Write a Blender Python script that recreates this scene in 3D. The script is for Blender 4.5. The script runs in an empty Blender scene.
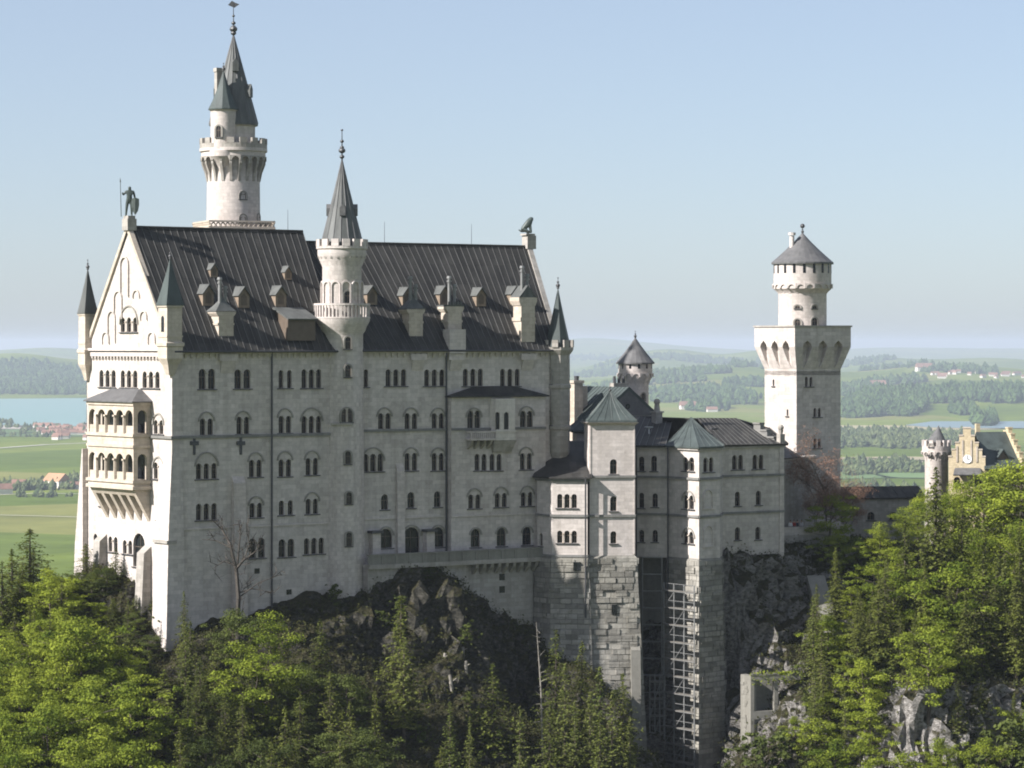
import bpy, bmesh, math, random
import numpy as np
from mathutils import Vector, Matrix, noise
from mathutils.geometry import delaunay_2d_cdt

S = bpy.context.scene
COL = S.collection
R = math.radians
PI = math.pi

# ------------------------------------------------------------------ camera, sky, sun, exposure
F, CX, HY = 3000.0, 512.0, 343.0        # focal length in pixels, picture centre, eye-level row
cam_d = bpy.data.cameras.new("camera")
cam = bpy.data.objects.new("camera", cam_d); COL.objects.link(cam)
cam.location = (0, 0, 0); cam.rotation_euler = (R(90), 0, 0)
cam_d.sensor_fit = 'HORIZONTAL'; cam_d.sensor_width = 36.0
cam_d.lens = 36.0 * F / 1024.0
cam_d.shift_y = -(384.0 - HY) / 1024.0
cam_d.clip_start = 1.0; cam_d.clip_end = 200000.0
S.camera = cam

SUN_A, SUN_E = 27.0, 35.0               # degrees: azimuth measured from the picture's left towards the viewer, elevation
sdir = Vector((-math.cos(R(SUN_A)) * math.cos(R(SUN_E)), -math.sin(R(SUN_A)) * math.cos(R(SUN_E)), math.sin(R(SUN_E))))
w = bpy.data.worlds.new("World"); S.world = w; w.use_nodes = True
nt = w.node_tree; nt.nodes.clear()
sky = nt.nodes.new("ShaderNodeTexSky"); sky.sky_type = 'NISHITA'; sky.sun_disc = False
sky.sun_elevation = R(SUN_E); sky.sun_rotation = math.atan2(sdir.x, sdir.y)
sky.altitude = 0; sky.air_density = 0.7; sky.dust_density = 0.7; sky.ozone_density = 1.8
bg = nt.nodes.new("ShaderNodeBackground"); bg.inputs['Strength'].default_value = 0.069
wo = nt.nodes.new("ShaderNodeOutputWorld")
hz = nt.nodes.new("ShaderNodeMix"); hz.data_type = 'RGBA'; hz.inputs[0].default_value = 0.42       # thin veil of high haze over the clear sky
hz.inputs[7].default_value = (4.10, 4.45, 5.15, 1); nt.links.new(sky.outputs[0], hz.inputs[6])
nt.links.new(hz.outputs[2], bg.inputs[0]); nt.links.new(bg.outputs[0], wo.inputs[0])
sun_d = bpy.data.lights.new("sun", 'SUN'); sun_d.energy = 5.0; sun_d.angle = R(0.5); sun_d.color = (1.0, 0.965, 0.935)
sun = bpy.data.objects.new("sun", sun_d); COL.objects.link(sun)
sun.rotation_euler = sdir.to_track_quat('Z', 'Y').to_euler(); sun.location = (-100, 0, 200)
S.view_settings.view_transform = 'Standard'; S.view_settings.look = 'None'
S.view_settings.exposure = 1.1; S.view_settings.gamma = 1.0
S.view_settings.use_curve_mapping = False
S.render.engine = 'CYCLES'
S.cycles.use_denoising = True
try: S.cycles.denoiser = 'OPENIMAGEDENOISE'
except Exception: pass
S.cycles.max_bounces = 5; S.cycles.diffuse_bounces = 3; S.cycles.glossy_bounces = 2
S.cycles.transmission_bounces = 2; S.cycles.transparent_max_bounces = 4; S.cycles.volume_bounces = 0
S.cycles.filter_width = 1.9

# ------------------------------------------------------------------ geometry helpers
def xy(px, D): return Vector(((px - CX) / F * D, D, 0))
def zz(py, D): return (HY - py) / F * D
def P(px, py, D): return Vector(((px - CX) / F * D, D, zz(py, D)))
def dirv(deg): return Vector((math.cos(R(deg)), math.sin(R(deg)), 0))
Z = Vector((0, 0, 1))

def tag(o, label=None, cat=None, group=None, kind=None):
    if label: o['label'] = label
    if cat: o['category'] = cat
    if group: o['group'] = group
    if kind: o['kind'] = kind
    return o
def empty(name, loc, label=None, cat=None, group=None):
    o = bpy.data.objects.new(name, None); COL.objects.link(o); o.location = loc
    o.empty_display_size = 0.5
    return tag(o, label, cat, group)
def wloc(o):
    v = Vector((0, 0, 0))
    while o is not None:
        v = v + o.location; o = o.parent
    return v

class MB:
    def __init__(s): s.v = []; s.f = []; s.m = []
    def add(s, vs, fs, mi=0):
        b = len(s.v); s.v += [tuple(v) for v in vs]
        for f in fs: s.f.append(tuple(i + b for i in f)); s.m.append(mi)
    def quad(s, a, b, c, d, mi=0): s.add([a, b, c, d], [(0, 1, 2, 3)], mi)
    def box(s, o, a, b, c, mi=0):
        o = Vector(o); vs = [o, o+a, o+a+b, o+b, o+c, o+a+c, o+a+b+c, o+b+c]
        s.add(vs, [(0,3,2,1), (4,5,6,7), (0,1,5,4), (1,2,6,5), (2,3,7,6), (3,0,4,7)], mi)
    def cbox(s, c, sx, sy, sz, ang=0, mi=0):          # centred in plan, standing on c.z
        u = dirv(ang); n = dirv(ang + 90)
        s.box(Vector(c) - u*sx/2 - n*sy/2, u*sx, n*sy, Z*sz, mi)
    def prism(s, poly, vec, mi=0, cap=True):
        n = len(poly); vec = Vector(vec)
        vs = [Vector(p) for p in poly] + [Vector(p) + vec for p in poly]
        fs = [(i, (i+1) % n, n + (i+1) % n, n + i) for i in range(n)]
        if cap: fs += [tuple(reversed(range(n))), tuple(range(n, 2*n))]
        s.add(vs, fs, mi)
    def loft(s, polys, cap=True, mi=0):
        n = len(polys[0]); vs = [v for p in polys for v in p]; fs = []
        for k in range(len(polys) - 1):
            for i in range(n):
                j = (i + 1) % n
                fs.append((k*n+i, k*n+j, (k+1)*n+j, (k+1)*n+i))
        if cap: fs += [tuple(reversed(range(n))), tuple(range((len(polys)-1)*n, len(polys)*n))]
        s.add(vs, fs, mi)
    def lathe(s, c, prof, seg=32, ph=0.0, mi=0, cap=True):
        polys = []
        for r, z in prof:
            polys.append([Vector((c[0] + r*math.cos(2*PI*i/seg + ph), c[1] + r*math.sin(2*PI*i/seg + ph), z)) for i in range(seg)])
        s.loft(polys, cap, mi)
    def tube(s, p0, p1, r0, r1=None, seg=6, mi=0, cap=True):
        p0 = Vector(p0); p1 = Vector(p1); r1 = r0 if r1 is None else r1
        d = p1 - p0
        if d.length < 1e-6: return
        q = d.to_track_quat('Z', 'Y'); a = q @ Vector((1, 0, 0)); b = q @ Vector((0, 1, 0))
        s.loft([[p + (a*math.cos(2*PI*i/seg) + b*math.sin(2*PI*i/seg))*r for i in range(seg)] for p, r in ((p0, r0), (p1, r1))], cap, mi)
    def ball(s, c, r, seg=10, sq=1.0, mi=0):
        s.lathe(c, [(max(r*math.cos(t), 0.002), c[2] + sq*r*math.sin(t)) for t in [(-.5 + k/6)*PI for k in range(7)]], seg, 0, mi)
    def mesh(s, name, mats, off=Vector((0, 0, 0)), smooth=False):
        me = bpy.data.meshes.new(name)
        me.from_pydata([(v[0]-off[0], v[1]-off[1], v[2]-off[2]) for v in s.v], [], s.f)
        for m in (mats if isinstance(mats, (list, tuple)) else [mats]): me.materials.append(m)
        if any(s.m): me.polygons.foreach_set('material_index', s.m)
        me.update()
        uv = me.uv_layers.new(name="UVMap"); dat = np.zeros((len(me.loops), 2), np.float32)
        for p in me.polygons:
            n = p.normal
            if abs(n.z) < 0.93:
                l = math.hypot(n.x, n.y) or 1; tx, ty = -n.y/l, n.x/l
                sl = 1.0 / max(math.sqrt(max(1 - n.z*n.z, 0)), .25)
                for li in p.loop_indices:
                    v = s.v[me.loops[li].vertex_index]; dat[li] = (v[0]*tx + v[1]*ty, v[2]*sl)
            else:
                for li in p.loop_indices:
                    v = s.v[me.loops[li].vertex_index]; dat[li] = (v[0], v[1])
        uv.data.foreach_set('uv', dat.ravel())
        if smooth:
            me.polygons.foreach_set('use_smooth', [True]*len(me.polygons))
            try: me.set_sharp_from_angle(angle=R(40))
            except Exception: pass
        return me
    def build(s, name, mats, parent=None, smooth=False):
        off = wloc(parent) if parent is not None else Vector((0, 0, 0))
        o = bpy.data.objects.new(name, s.mesh(name, mats, off, smooth)); COL.objects.link(o)
        if parent is not None: o.parent = parent
        return o

def copy_tree(o, parent=None, loc=None, rz=None, scale=None):
    c = o.copy(); COL.objects.link(c); c.parent = parent
    if loc is not None: c.location = loc
    if rz is not None: c.rotation_euler = (0, 0, rz)
    if scale is not None: c.scale = scale if isinstance(scale, tuple) else (scale, scale, scale)
    for ch in list(o.children): copy_tree(ch, c)
    return c

# ------------------------------------------------------------------ materials
def nodes(name):
    m = bpy.data.materials.new(name); m.use_nodes = True
    t = m.node_tree; b = t.nodes['Principled BSDF']
    return m, t, b
def N(t, typ, **kw):
    n = t.nodes.new(typ)
    for k, v in kw.items():
        if k in n.inputs: n.inputs[k].default_value = v
        else: setattr(n, k, v)
    return n
def ramp(t, fac, stops):
    r = t.nodes.new('ShaderNodeValToRGB'); e = r.color_ramp.elements
    while len(e) > 2: e.remove(e[-1])
    for i, (p, c) in enumerate(stops):
        el = e[i] if i < 2 else e.new(p)
        el.position = p; el.color = (*c, 1) if len(c) == 3 else c
    if fac is not None: t.links.new(fac, r.inputs[0])
    return r
def mul(t, a, b, fac=1.0, mode='MULTIPLY'):
    m = t.nodes.new('ShaderNodeMix'); m.data_type = 'RGBA'; m.blend_type = mode
    m.inputs[0].default_value = fac
    for s_, v in ((6, a), (7, b)):
        if isinstance(v, tuple): m.inputs[s_].default_value = (*v, 1)
        else: t.links.new(v, m.inputs[s_])
    return m.outputs[2]
def scaled(t, src, sc):
    mp = t.nodes.new('ShaderNodeMapping'); mp.inputs['Scale'].default_value = sc
    t.links.new(src, mp.inputs[0]); return mp.outputs[0]

def stone(name, col, rough=.85, bw=1.1, bh=.5, mortar=.82, var=.16, stain=.35, bump=.15, msize=.02, tint=(.86, .84, .80)):
    m, t, b = nodes(name)
    uv = N(t, 'ShaderNodeTexCoord'); geo = N(t, 'ShaderNodeNewGeometry')
    br = N(t, 'ShaderNodeTexBrick'); br.offset = .5
    br.inputs['Scale'].default_value = 1.0; br.inputs['Brick Width'].default_value = bw; br.inputs['Row Height'].default_value = bh
    br.inputs['Mortar Size'].default_value = msize; br.inputs['Mortar Smooth'].default_value = .3
    lo = tuple(c*(1-var) for c in col); hi = tuple(min(c*(1+var*.6), 1) for c in col)
    br.inputs['Color1'].default_value = (*lo, 1); br.inputs['Color2'].default_value = (*hi, 1)
    br.inputs['Mortar'].default_value = (*[c*mortar for c in col], 1)
    t.links.new(uv.outputs['UV'], br.inputs['Vector'])
    n1 = N(t, 'ShaderNodeTexNoise', Scale=1.0, Detail=6.0, Roughness=.6); t.links.new(scaled(t, geo.outputs['Position'], (.12, .12, .09)), n1.inputs['Vector'])
    r1 = ramp(t, n1.outputs[0], [(.25, tint), (.75, (1.04, 1.04, 1.04))])
    c = mul(t, br.outputs['Color'], r1.outputs[0], stain*1.6 if stain*1.6 < 1 else 1)
    n2 = N(t, 'ShaderNodeTexNoise', Scale=1.0, Detail=4.0, Roughness=.6); t.links.new(scaled(t, geo.outputs['Position'], (1.1, 1.1, .07)), n2.inputs['Vector'])
    r2 = ramp(t, n2.outputs[0], [(.3, (.66, .65, .62)), (.6, (1, 1, 1))])     # rain streaks
    c = mul(t, c, r2.outputs[0], stain)
    n3 = N(t, 'ShaderNodeTexNoise', Scale=2.2, Detail=5.0, Roughness=.7); t.links.new(geo.outputs['Position'], n3.inputs['Vector'])
    r3 = ramp(t, n3.outputs[0], [(.3, (.78, .78, .77)), (.7, (1.1, 1.1, 1.1))])
    c = mul(t, c, r3.outputs[0], .7)
    t.links.new(c, b.inputs['Base Color']); b.inputs['Roughness'].default_value = rough
    b.inputs['Specular IOR Level'].default_value = .2
    bp = N(t, 'ShaderNodeBump', Strength=bump, Distance=.12)
    ad = N(t, 'ShaderNodeMath', operation='MULTIPLY_ADD'); t.links.new(n3.outputs[0], ad.inputs[0]); ad.inputs[1].default_value = .8
    inv = N(t, 'ShaderNodeMath', operation='SUBTRACT'); inv.inputs[0].default_value = 1; t.links.new(br.outputs['Fac'], inv.inputs[1])
    t.links.new(inv.outputs[0], ad.inputs[2]); t.links.new(ad.outputs[0], bp.inputs['Height'])
    t.links.new(bp.outputs[0], b.inputs['Normal'])
    return m
def plain(name, col, rough=.6, metal=0.0, var=.2, sc=1.5, stretch=(1, 1, 1), spec=.4):
    m, t, b = nodes(name); geo = N(t, 'ShaderNodeNewGeometry')
    n = N(t, 'ShaderNodeTexNoise', Scale=sc, Detail=5.0, Roughness=.65); t.links.new(scaled(t, geo.outputs['Position'], stretch), n.inputs['Vector'])
    r = ramp(t, n.outputs[0], [(.3, tuple(c*(1-var) for c in col)), (.7, tuple(c*(1+var) for c in col))])
    t.links.new(r.outputs[0], b.inputs['Base Color']); b.inputs['Roughness'].default_value = rough
    b.inputs['Metallic'].default_value = metal; b.inputs['Specular IOR Level'].default_value = spec
    return m
M = {}
M['stone'] = stone('limestone', (.515, .468, .44), var=.14, bw=1.05, bh=.5, stain=.48, bump=.3)
M['stone2'] = stone('limestone_warm', (.52, .47, .445), var=.12, bw=.95, bh=.42, tint=(.85, .80, .72))
M['cream'] = stone('sandstone', (.475, .42, .36), bw=.9, bh=.45, var=.12, tint=(.84, .74, .62))
M['greystone'] = stone('grey_limestone', (.35, .325, .30), stain=.5, tint=(.8, .78, .72))
M['rustic'] = stone('rusticated_stone', (.305, .288, .26), bw=1.45, bh=.62, mortar=.72, var=.36, stain=.55, bump=.8, msize=.045, tint=(.7, .69, .62))
M['bright'] = stone('bright_limestone', (.56, .515, .47), var=.05)
M['concrete'] = stone('old_concrete', (.245, .235, .21), bw=6, bh=2.4, mortar=.8, var=.05, stain=.65, bump=.1, tint=(.7, .69, .66))
M['yellow'] = stone('yellow_brick', (.52, .445, .31), bw=.5, bh=.25, var=.15, tint=(.85, .75, .62))
M['roof'] = plain('seamed_roof', (.033, .0315, .029), .65, 0, .45, 1.0, (.5, .5, .12), .25)
def roof_sheets(m):                      # single sheets of slightly different age, cross seams
    t = m.node_tree; b = t.nodes['Principled BSDF']; src = b.inputs['Base Color'].links[0].from_socket; uv = N(t, 'ShaderNodeTexCoord')
    br = N(t, 'ShaderNodeTexBrick'); br.offset = .37; br.inputs['Scale'].default_value = 1; br.inputs['Brick Width'].default_value = .92; br.inputs['Row Height'].default_value = 3.1; br.inputs['Mortar Size'].default_value = .03
    br.inputs['Color1'].default_value = (.70, .70, .70, 1); br.inputs['Color2'].default_value = (1.3, 1.28, 1.24, 1); br.inputs['Mortar'].default_value = (.6, .6, .6, 1)
    t.links.new(uv.outputs['UV'], br.inputs['Vector']); t.links.new(mul(t, src, br.outputs['Color'], .8), b.inputs['Base Color'])
roof_sheets(M['roof'])
M['seam'] = plain('roof_seam', (.085, .083, .078), .45, 0, .3, 1.0, (.5, .5, .2), .5)  # lighter than the sheets: sun on the seams put into the colour
M['slate'] = plain('slate_roof', (.095, .093, .092), .6, 0, .3, 1.2)
M['spire'] = plain('spire_lead', (.080, .083, .078), .6, 0, .35, 1.0, (1, 1, .15))
M['copper'] = plain('green_copper', (.048, .060, .056), .6, 0, .35, .8, (1, 1, .25))
M['glass'] = plain('window_glass', (.010, .011, .013), .2, 0, .5, .7, spec=.3)
M['frame'] = plain('window_wood', (.10, .075, .055), .6)
M['ledge'] = stone('dark_ledge', (.20, .195, .185))  # on string courses this dark tone also holds their shadow
M['brown'] = plain('dormer_wood', (.19, .145, .105), .8)
M['hood'] = stone('shadow_toned_hood', (.27, .255, .23))  # darker than the wall: the hood's shadow line is in this colour
M['sill'] = plain('sill_lead', (.05, .05, .052), .5)
M['iron'] = plain('iron', (.045, .045, .048), .5)
M['bronze'] = plain('green_bronze', (.05, .064, .058), .5, .1, .4)
M['steel'] = plain('galvanised_steel', (.17, .17, .165), .6, .1)
M['deck'] = plain('scaffold_deck', (.13, .12, .105), .8)
M['bark'] = plain('bark', (.075, .06, .045), .9, 0, .4, 2.0, (1, 1, .3))
M['darkbark'] = plain('dark_dead_bark', (.05, .042, .034), .9, 0, .3, 2.0)
M['greybark'] = plain('weathered_bark', (.13, .115, .10), .9, 0, .3, 2.0)
M['palebark'] = plain('dead_wood', (.22, .20, .17), .9, 0, .3, 2.0)
M['white'] = plain('white_paint', (.8, .8, .78), .6, 0, .04)
# ------------------------------------------------------------------ walls with cut openings, windows
def arch_pts(w_, h, cu, z0, k=7):
    r = w_/2; pts = [(cu - r, z0), (cu + r, z0)]
    for i in range(k + 1):
        a = PI*i/k; pts.append((cu + r*math.cos(a), z0 + max(h - r, .05) + r*math.sin(a)))
    return pts
def inside(p, poly):
    x, y = p; r = False; j = len(poly) - 1
    for i in range(len(poly)):
        xi, yi = poly[i]; xj, yj = poly[j]
        if (yi > y) != (yj > y) and x < (xj - xi)*(y - yi)/(yj - yi) + xi: r = not r
        j = i
    return r

WINCACHE = {}
class Wall:
    """A vertical wall plane: origin o (plan), heading ang in degrees; its outward side is on the right of the heading."""
    def __init__(s, o, ang):
        s.o = Vector((o[0], o[1], 0)); s.ang = ang; s.u = dirv(ang); s.n = Vector((s.u.y, -s.u.x, 0)); s.holes = []; s.wins = []
    @classmethod
    def between(cls, a, b):
        d = Vector(b) - Vector(a); w_ = cls(a, math.degrees(math.atan2(d.y, d.x))); w_.len = math.hypot(d.x, d.y); return w_
    def hit(s, px, py):
        k = (px - CX)/F                        # solve o + u*U = D*(k,1)
        D = (s.o.x*s.u.y - s.o.y*s.u.x)/(k*s.u.y - s.u.x)
        q = Vector((k*D, D, 0)) - s.o
        return q.dot(s.u), zz(py, D)
    def shifted(s, off): return Wall(s.o + s.n*off, s.ang)
    def pt(s, u, z, off=0.0): return s.o + s.u*u + s.n*off + Z*z
    def bx(s, mb, u0, u1, z0, z1, o0, o1, mi=0):   # box on the wall from offset o0 to o1
        mb.box(s.pt(u0, z0, o1), s.u*(u1-u0), s.n*(o0-o1), Z*(z1-z0), mi)
    def win(s, px, ytop, ybot, n=1, arch=None, wd=None, gap=None, plainw=False):
        u, z1 = s.hit(px, ytop); _, z0 = s.hit(px, ybot)
        h = round((z1 - z0)/.1)*.1; wd = wd or .66; gap = gap or .95
        hood = None
        if arch is not None: hood = round((s.hit(px, arch)[1] - z0)/.1)*.1
        wd = round(wd*1.17, 2); gap = round(gap*1.07, 2)
        s.wins.append((u, z0, n, wd, gap, h, hood, plainw))
        for i in range(n): s.holes.append(arch_pts(wd, h, u + (i - (n-1)/2)*gap, z0))
    def panel(s, mb, outline, depth=.34):
        vs = []; es = []
        for poly in [outline] + s.holes:
            b = len(vs); vs += [Vector(p) for p in poly]; es += [(b+i, b+(i+1) % len(poly)) for i in range(len(poly))]
        ov, oe, of, _, _, _ = delaunay_2d_cdt(vs, es, [], 0, 1e-5)
        keep = []
        for f in of:
            c = (sum(ov[i].x for i in f)/len(f), sum(ov[i].y for i in f)/len(f))
            if inside(c, outline) and not any(inside(c, h) for h in s.holes):
                a, b_, c_ = (ov[i] for i in f[:3])
                if (b_ - a).cross(c_ - a) < 0: f = tuple(reversed(f))
                keep.append(tuple(f))
        mb.add([s.pt(p.x, p.y) for p in ov], keep)
        for h in s.holes:
            n = len(h)
            for i in range(n):
                a, b_ = h[i], h[(i+1) % n]
                mb.quad(s.pt(*a), s.pt(*b_), s.pt(*b_, -depth), s.pt(*a, -depth))
    def windows(s, root, depth=.34, sill=True, stone_m=None):
        for (u, z0, n, wd, gap, h, hood, plainw) in s.wins:
            put_window(root, s.pt(u, z0), s.ang, n, wd, gap, h, hood, plainw, depth, sill, stone_m)

def put_window(root, loc, ang, n, wd, gap, h, hood, plainw=False, depth=.34, sill=True, stone_m=None, surface=False):
    key = (n, wd, gap, round(h, 2), hood, plainw, sill, surface, stone_m)
    sm = M[stone_m or 'hood']
    if key not in WINCACHE:
        X = Vector((1, 0, 0)); Y = Vector((0, 1, 0)); cols = []
        tot = (n-1)*gap + wd; mb = MB(); fr = MB(); si = MB(); ho = MB()
        y0 = -.03 if surface else depth - .06          # panes stand at this depth
        for i in range(n):
            c = (i - (n-1)/2)*gap
            if surface:
                mb.prism([Vector((a, y0, z)) for a, z in arch_pts(wd, h, c, 0)], (0, .3, 0))
            else:
                mb.box(Vector((c - wd/2 - .04, y0 + .03, -.04)), X*(wd+.08), Y*.03, Z*(h+.08))
            fr.box(Vector((c - .03, y0 - .03, 0)), X*.06, Y*.05, Z*(h-.02))
            fr.box(Vector((c - wd/2, y0 - .035, h*.58)), X*wd, Y*.04, Z*.07)
            for sx in (-1, 1): fr.box(Vector((c + sx*(wd/2-.035) - .035, y0 - .03, 0)), X*.07, Y*.045, Z*(h - wd/2))
            if i < n-1:
                cc = c + gap/2; co = MB(); cols.append(co)
                co.tube((cc, .03, .05), (cc, .03, h - wd/2 - .1), .07, .06, 8)
                co.box(Vector((cc - .13, -.13, h - wd/2 - .1)), X*.26, Y*.2, Z*.14)
                co.box(Vector((cc - .12, -.12, 0)), X*.24, Y*.18, Z*.07)
        if sill: si.box(Vector((-tot/2 - .22, -.16, -.14)), X*(tot+.44), Y*.30 if surface else Y*.155, Z*.12)
        if hood or surface:
            hh = hood or h + .18
            r1 = tot/2 + .25; r0 = r1 - .2; zc = hh - r1; k = 12
            if zc < h*.45 : zc = h*.45
            ring = []
            outer = [(-r1, .02)] + [(-r1*math.cos(PI*i/k), zc + (hh-zc)*math.sin(PI*i/k)) for i in range(k+1)] + [(r1, .02)]
            inner = [(-r0, .02)] + [(-r0*math.cos(PI*i/k), zc + (hh-zc-.16)*math.sin(PI*i/k)) for i in range(k+1)] + [(r0, .02)]
            d0 = -.13
            if hood and not surface:                 # keep only the arch itself and short drops
                outer = outer[1:-1]; inner = inner[1:-1]
            for i in range(len(outer)-1):
                a, b, c, d = outer[i], outer[i+1], inner[i+1], inner[i]
                yb = .25 if surface else 0.0
                vs = [Vector((p[0], d0, p[1])) for p in (a, b, c, d)] + [Vector((p[0], yb, p[1])) for p in (a, b, c, d)]
                ho.add(vs, [(0,1,2,3), (0,4,5,1), (3,2,6,7), (0,3,7,4), (1,5,6,2)])
        WINCACHE[key] = (mb.mesh('window', M['glass']), [(nm, b_.mesh(nm, mt)) for nm, b_, mt in
            [('frame', fr, M['frame'])] + [('colonnette', c_, M['cream']) for c_ in cols] + [('sill', si, M['sill']), ('hood_mould', ho, sm)] if b_.v])
    me, subs = WINCACHE[key]
    o = bpy.data.objects.new('window', me); COL.objects.link(o); o.parent = root
    o.location = Vector(loc) - wloc(root); o.rotation_euler = (0, 0, R(ang))
    for nm, m_ in subs:
        c = bpy.data.objects.new(nm, m_); COL.objects.link(c); c.parent = o
    return o

def slab(mb, a, b, c, d, th=.3, mi=0):
    a, b, c, d = (Vector(p) for p in (a, b, c, d)); n = (b-a).cross(d-a)
    if n.length < 1e-6: n = (c-b).cross(d-a)
    n.normalize()
    if n.z < 0: n = -n
    vs = [a, b, c, d] + [p - n*th for p in (a, b, c, d)]
    mb.add(vs, [(0,1,2,3), (7,6,5,4), (0,4,5,1), (1,5,6,2), (2,6,7,3), (3,7,4,0)], mi)
    return n
def seam_roof(mb, e0, e1, r1, r0, step=.95, th=.3, hgt=.06, wid=.055, seam=1, skip=()):
    """Roof slope from eave e0-e1 up to ridge r0-r1, with raised standing seams."""
    n = slab(mb, e0, e1, r1, r0, th)
    e0, e1, r1, r0 = (Vector(p) for p in (e0, e1, r1, r0))
    L = max((e1-e0).length, (r1-r0).length); k = max(int(L/step), 1)
    for i in range(k + 1):
        t = i/k
        a = e0.lerp(e1, t); b = r0.lerp(r1, t)
        if (b-a).length < .4: continue
        s_ = (b-a).cross(n).normalized()*wid/2
        mb.add([a-s_, a+s_, b+s_, b-s_, a-s_+n*hgt, a+s_+n*hgt, b+s_+n*hgt, b-s_+n*hgt],
               [(4,5,6,7), (0,1,5,4), (1,2,6,5), (2,3,7,6), (3,0,4,7)], seam)
def pyramid(mb, poly, apex, curve=.0, th=.25, seams=0, mi=0):
    """A hipped or conical roof over poly (list of Vectors), optionally flared towards the eave."""
    n = len(poly); apex = Vector(apex); ks = [0, .12, .25, .45, .7, 1.0] if curve else [0, 1.0]
    rings = []
    for k in ks:
        t = k
        zf = t if not curve else (1-curve)*t + curve*t*t
        ring = [Vector((p.x + (apex.x-p.x)*min(t, .985), p.y + (apex.y-p.y)*min(t, .985), p.z + (apex.z-p.z)*zf)) for p in poly]
        rings.append(ring)
    mb.loft([[p - Z*th for p in rings[0]]] + rings, True, mi)
    if seams:
        for i in range(n):
            m_ = seams
            for j in range(m_):
                f = (j + .0)/m_
                for k in range(len(rings)-1):
                    a = rings[k][i].lerp(rings[k][(i+1) % n], f); b = rings[k+1][i].lerp(rings[k+1][(i+1) % n], f)
                    mb.tube(a, b, .06, .05, 4, mi + 1 if seams else mi, False)
def finial(mb, p, h, r=.12):
    p = Vector(p)
    mb.tube(p - Z*.2, p + Z*h, r*.55, r*.2, 8)
    for f, k in ((.12, 1.5), (.32, 2.1), (.42, 1.3), (.62, 1.2), (.98, .8)): mb.ball((p.x, p.y, p.z + h*f), r*k, 8, .8)
def crenels(mb, c, r, z, n, wd, h, th=.3, ph=0.0):
    for i in range(n):
        a = 2*PI*i/n + ph; q = Vector((c[0] + r*math.cos(a), c[1] + r*math.sin(a), z))
        mb.cbox(q, th, wd, h, math.degrees(a))
def corbels_ring(mb, c, r, z0, z1, n, wd, out, ph=0.0):
    """Machicolation: tapering brackets joined by small round arches."""
    for i in range(n):
        a = 2*PI*i/n + ph; u = Vector((math.cos(a), math.sin(a), 0)); t = Vector((-u.y, u.x, 0)); b = Vector((c[0], c[1], 0)) + u*(r-.1)
        pl = [b + Z*z0, b + u*.16 + Z*z0, b + u*(out*.55) + Z*(z0 + (z1-z0)*.35), b + u*(out+.1) + Z*(z0 + (z1-z0)*.7), b + u*(out+.1) + Z*z1, b + Z*z1]
        mb.prism([p - t*wd/2 for p in pl], t*wd)
    sp = 2*PI*(r+out)/n; k = 6; rr = (sp - wd)/2
    for i in range(n):                      # arch blocks between brackets
        a = 2*PI*(i+.5)/n + ph; u = Vector((math.cos(a), math.sin(a), 0)); t = Vector((-u.y, u.x, 0)); b = Vector((c[0], c[1], 0)) + u*(r+out-.28)
        pts = [b - t*(sp/2) + Z*z1, b - t*(sp/2) + Z*(z1 - rr*1.25)]
        pts += [b - t*rr*math.cos(PI*j/k) + Z*(z1 - rr*1.25 + rr*math.sin(PI*j/k)) for j in range(k+1)]
        pts += [b + t*(sp/2) + Z*(z1 - rr*1.25), b + t*(sp/2) + Z*z1]
        mb.prism(pts, u*.36)
def lancet_ring(mb, wall, u, z0, h, wd, th=.16, out=.14, k=8):
    r = wd/2; zc = h - r
    o_ = [(-r, 0)] + [(-r*math.cos(PI*i/k), zc + r*math.sin(PI*i/k)) for i in range(k+1)] + [(r, 0)]
    q = r - th
    i_ = [(-q, 0)] + [(-q*math.cos(PI*i/k), zc + q*math.sin(PI*i/k)) for i in range(k+1)] + [(q, 0)]
    for i in range(len(o_)-1):
        a, b, c, d = (wall.pt(u + p[0], z0 + p[1], out) for p in (o_[i], o_[i+1], i_[i+1], i_[i]))
        e, f, g, h_ = (wall.pt(u + p[0], z0 + p[1], 0) for p in (o_[i], o_[i+1], i_[i+1], i_[i]))
        mb.add([a, b, c, d, e, f, g, h_], [(0,1,2,3), (0,4,5,1), (3,2,6,7), (0,3,7,4), (1,5,6,2)])
def frieze(mb, wall, u0, u1, z, step=.8, drop=.55, out=.28, band=.35):
    wall.bx(mb, u0, u1, z - band, z, 0, out)
    n = int((u1-u0)/step)
    for i in range(n):
        c = u0 + (i+.5)*(u1-u0)/n
        a = [wall.pt(c-.14, z-band, 0), wall.pt(c-.14, z-band, out-.04), wall.pt(c-.14, z-band-drop*.5, out-.06), wall.pt(c-.14, z-band-drop, .04), wall.pt(c-.14, z-band-drop, 0)]
        mb.prism(a, wall.u*.28)
def arc_pt(c, r, deg, z): return Vector((c[0] + r*math.cos(R(deg)), c[1] + r*math.sin(R(deg)), z))
def tower_window(root, c, r, px, ytop, ybot, D, n=1, wd=.62, hood=None, gap=.85):
    """Framed window on a round tower, at the picture column px on its near side."""
    x = (px - CX)/F*(D - r*.9); s_ = max(-.97, min(.97, (x - c[0])/r)); a = -90 + math.degrees(math.asin(s_))
    d = D - r*math.cos(math.asin(s_))
    z1, z0 = zz(ytop, d), zz(ybot, d)
    return put_window(root, arc_pt(c, r - .03*n, a, z0), a + 90, n, wd, gap, round((z1-z0)/.1)*.1, hood, False, .3, True, None, True)
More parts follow.
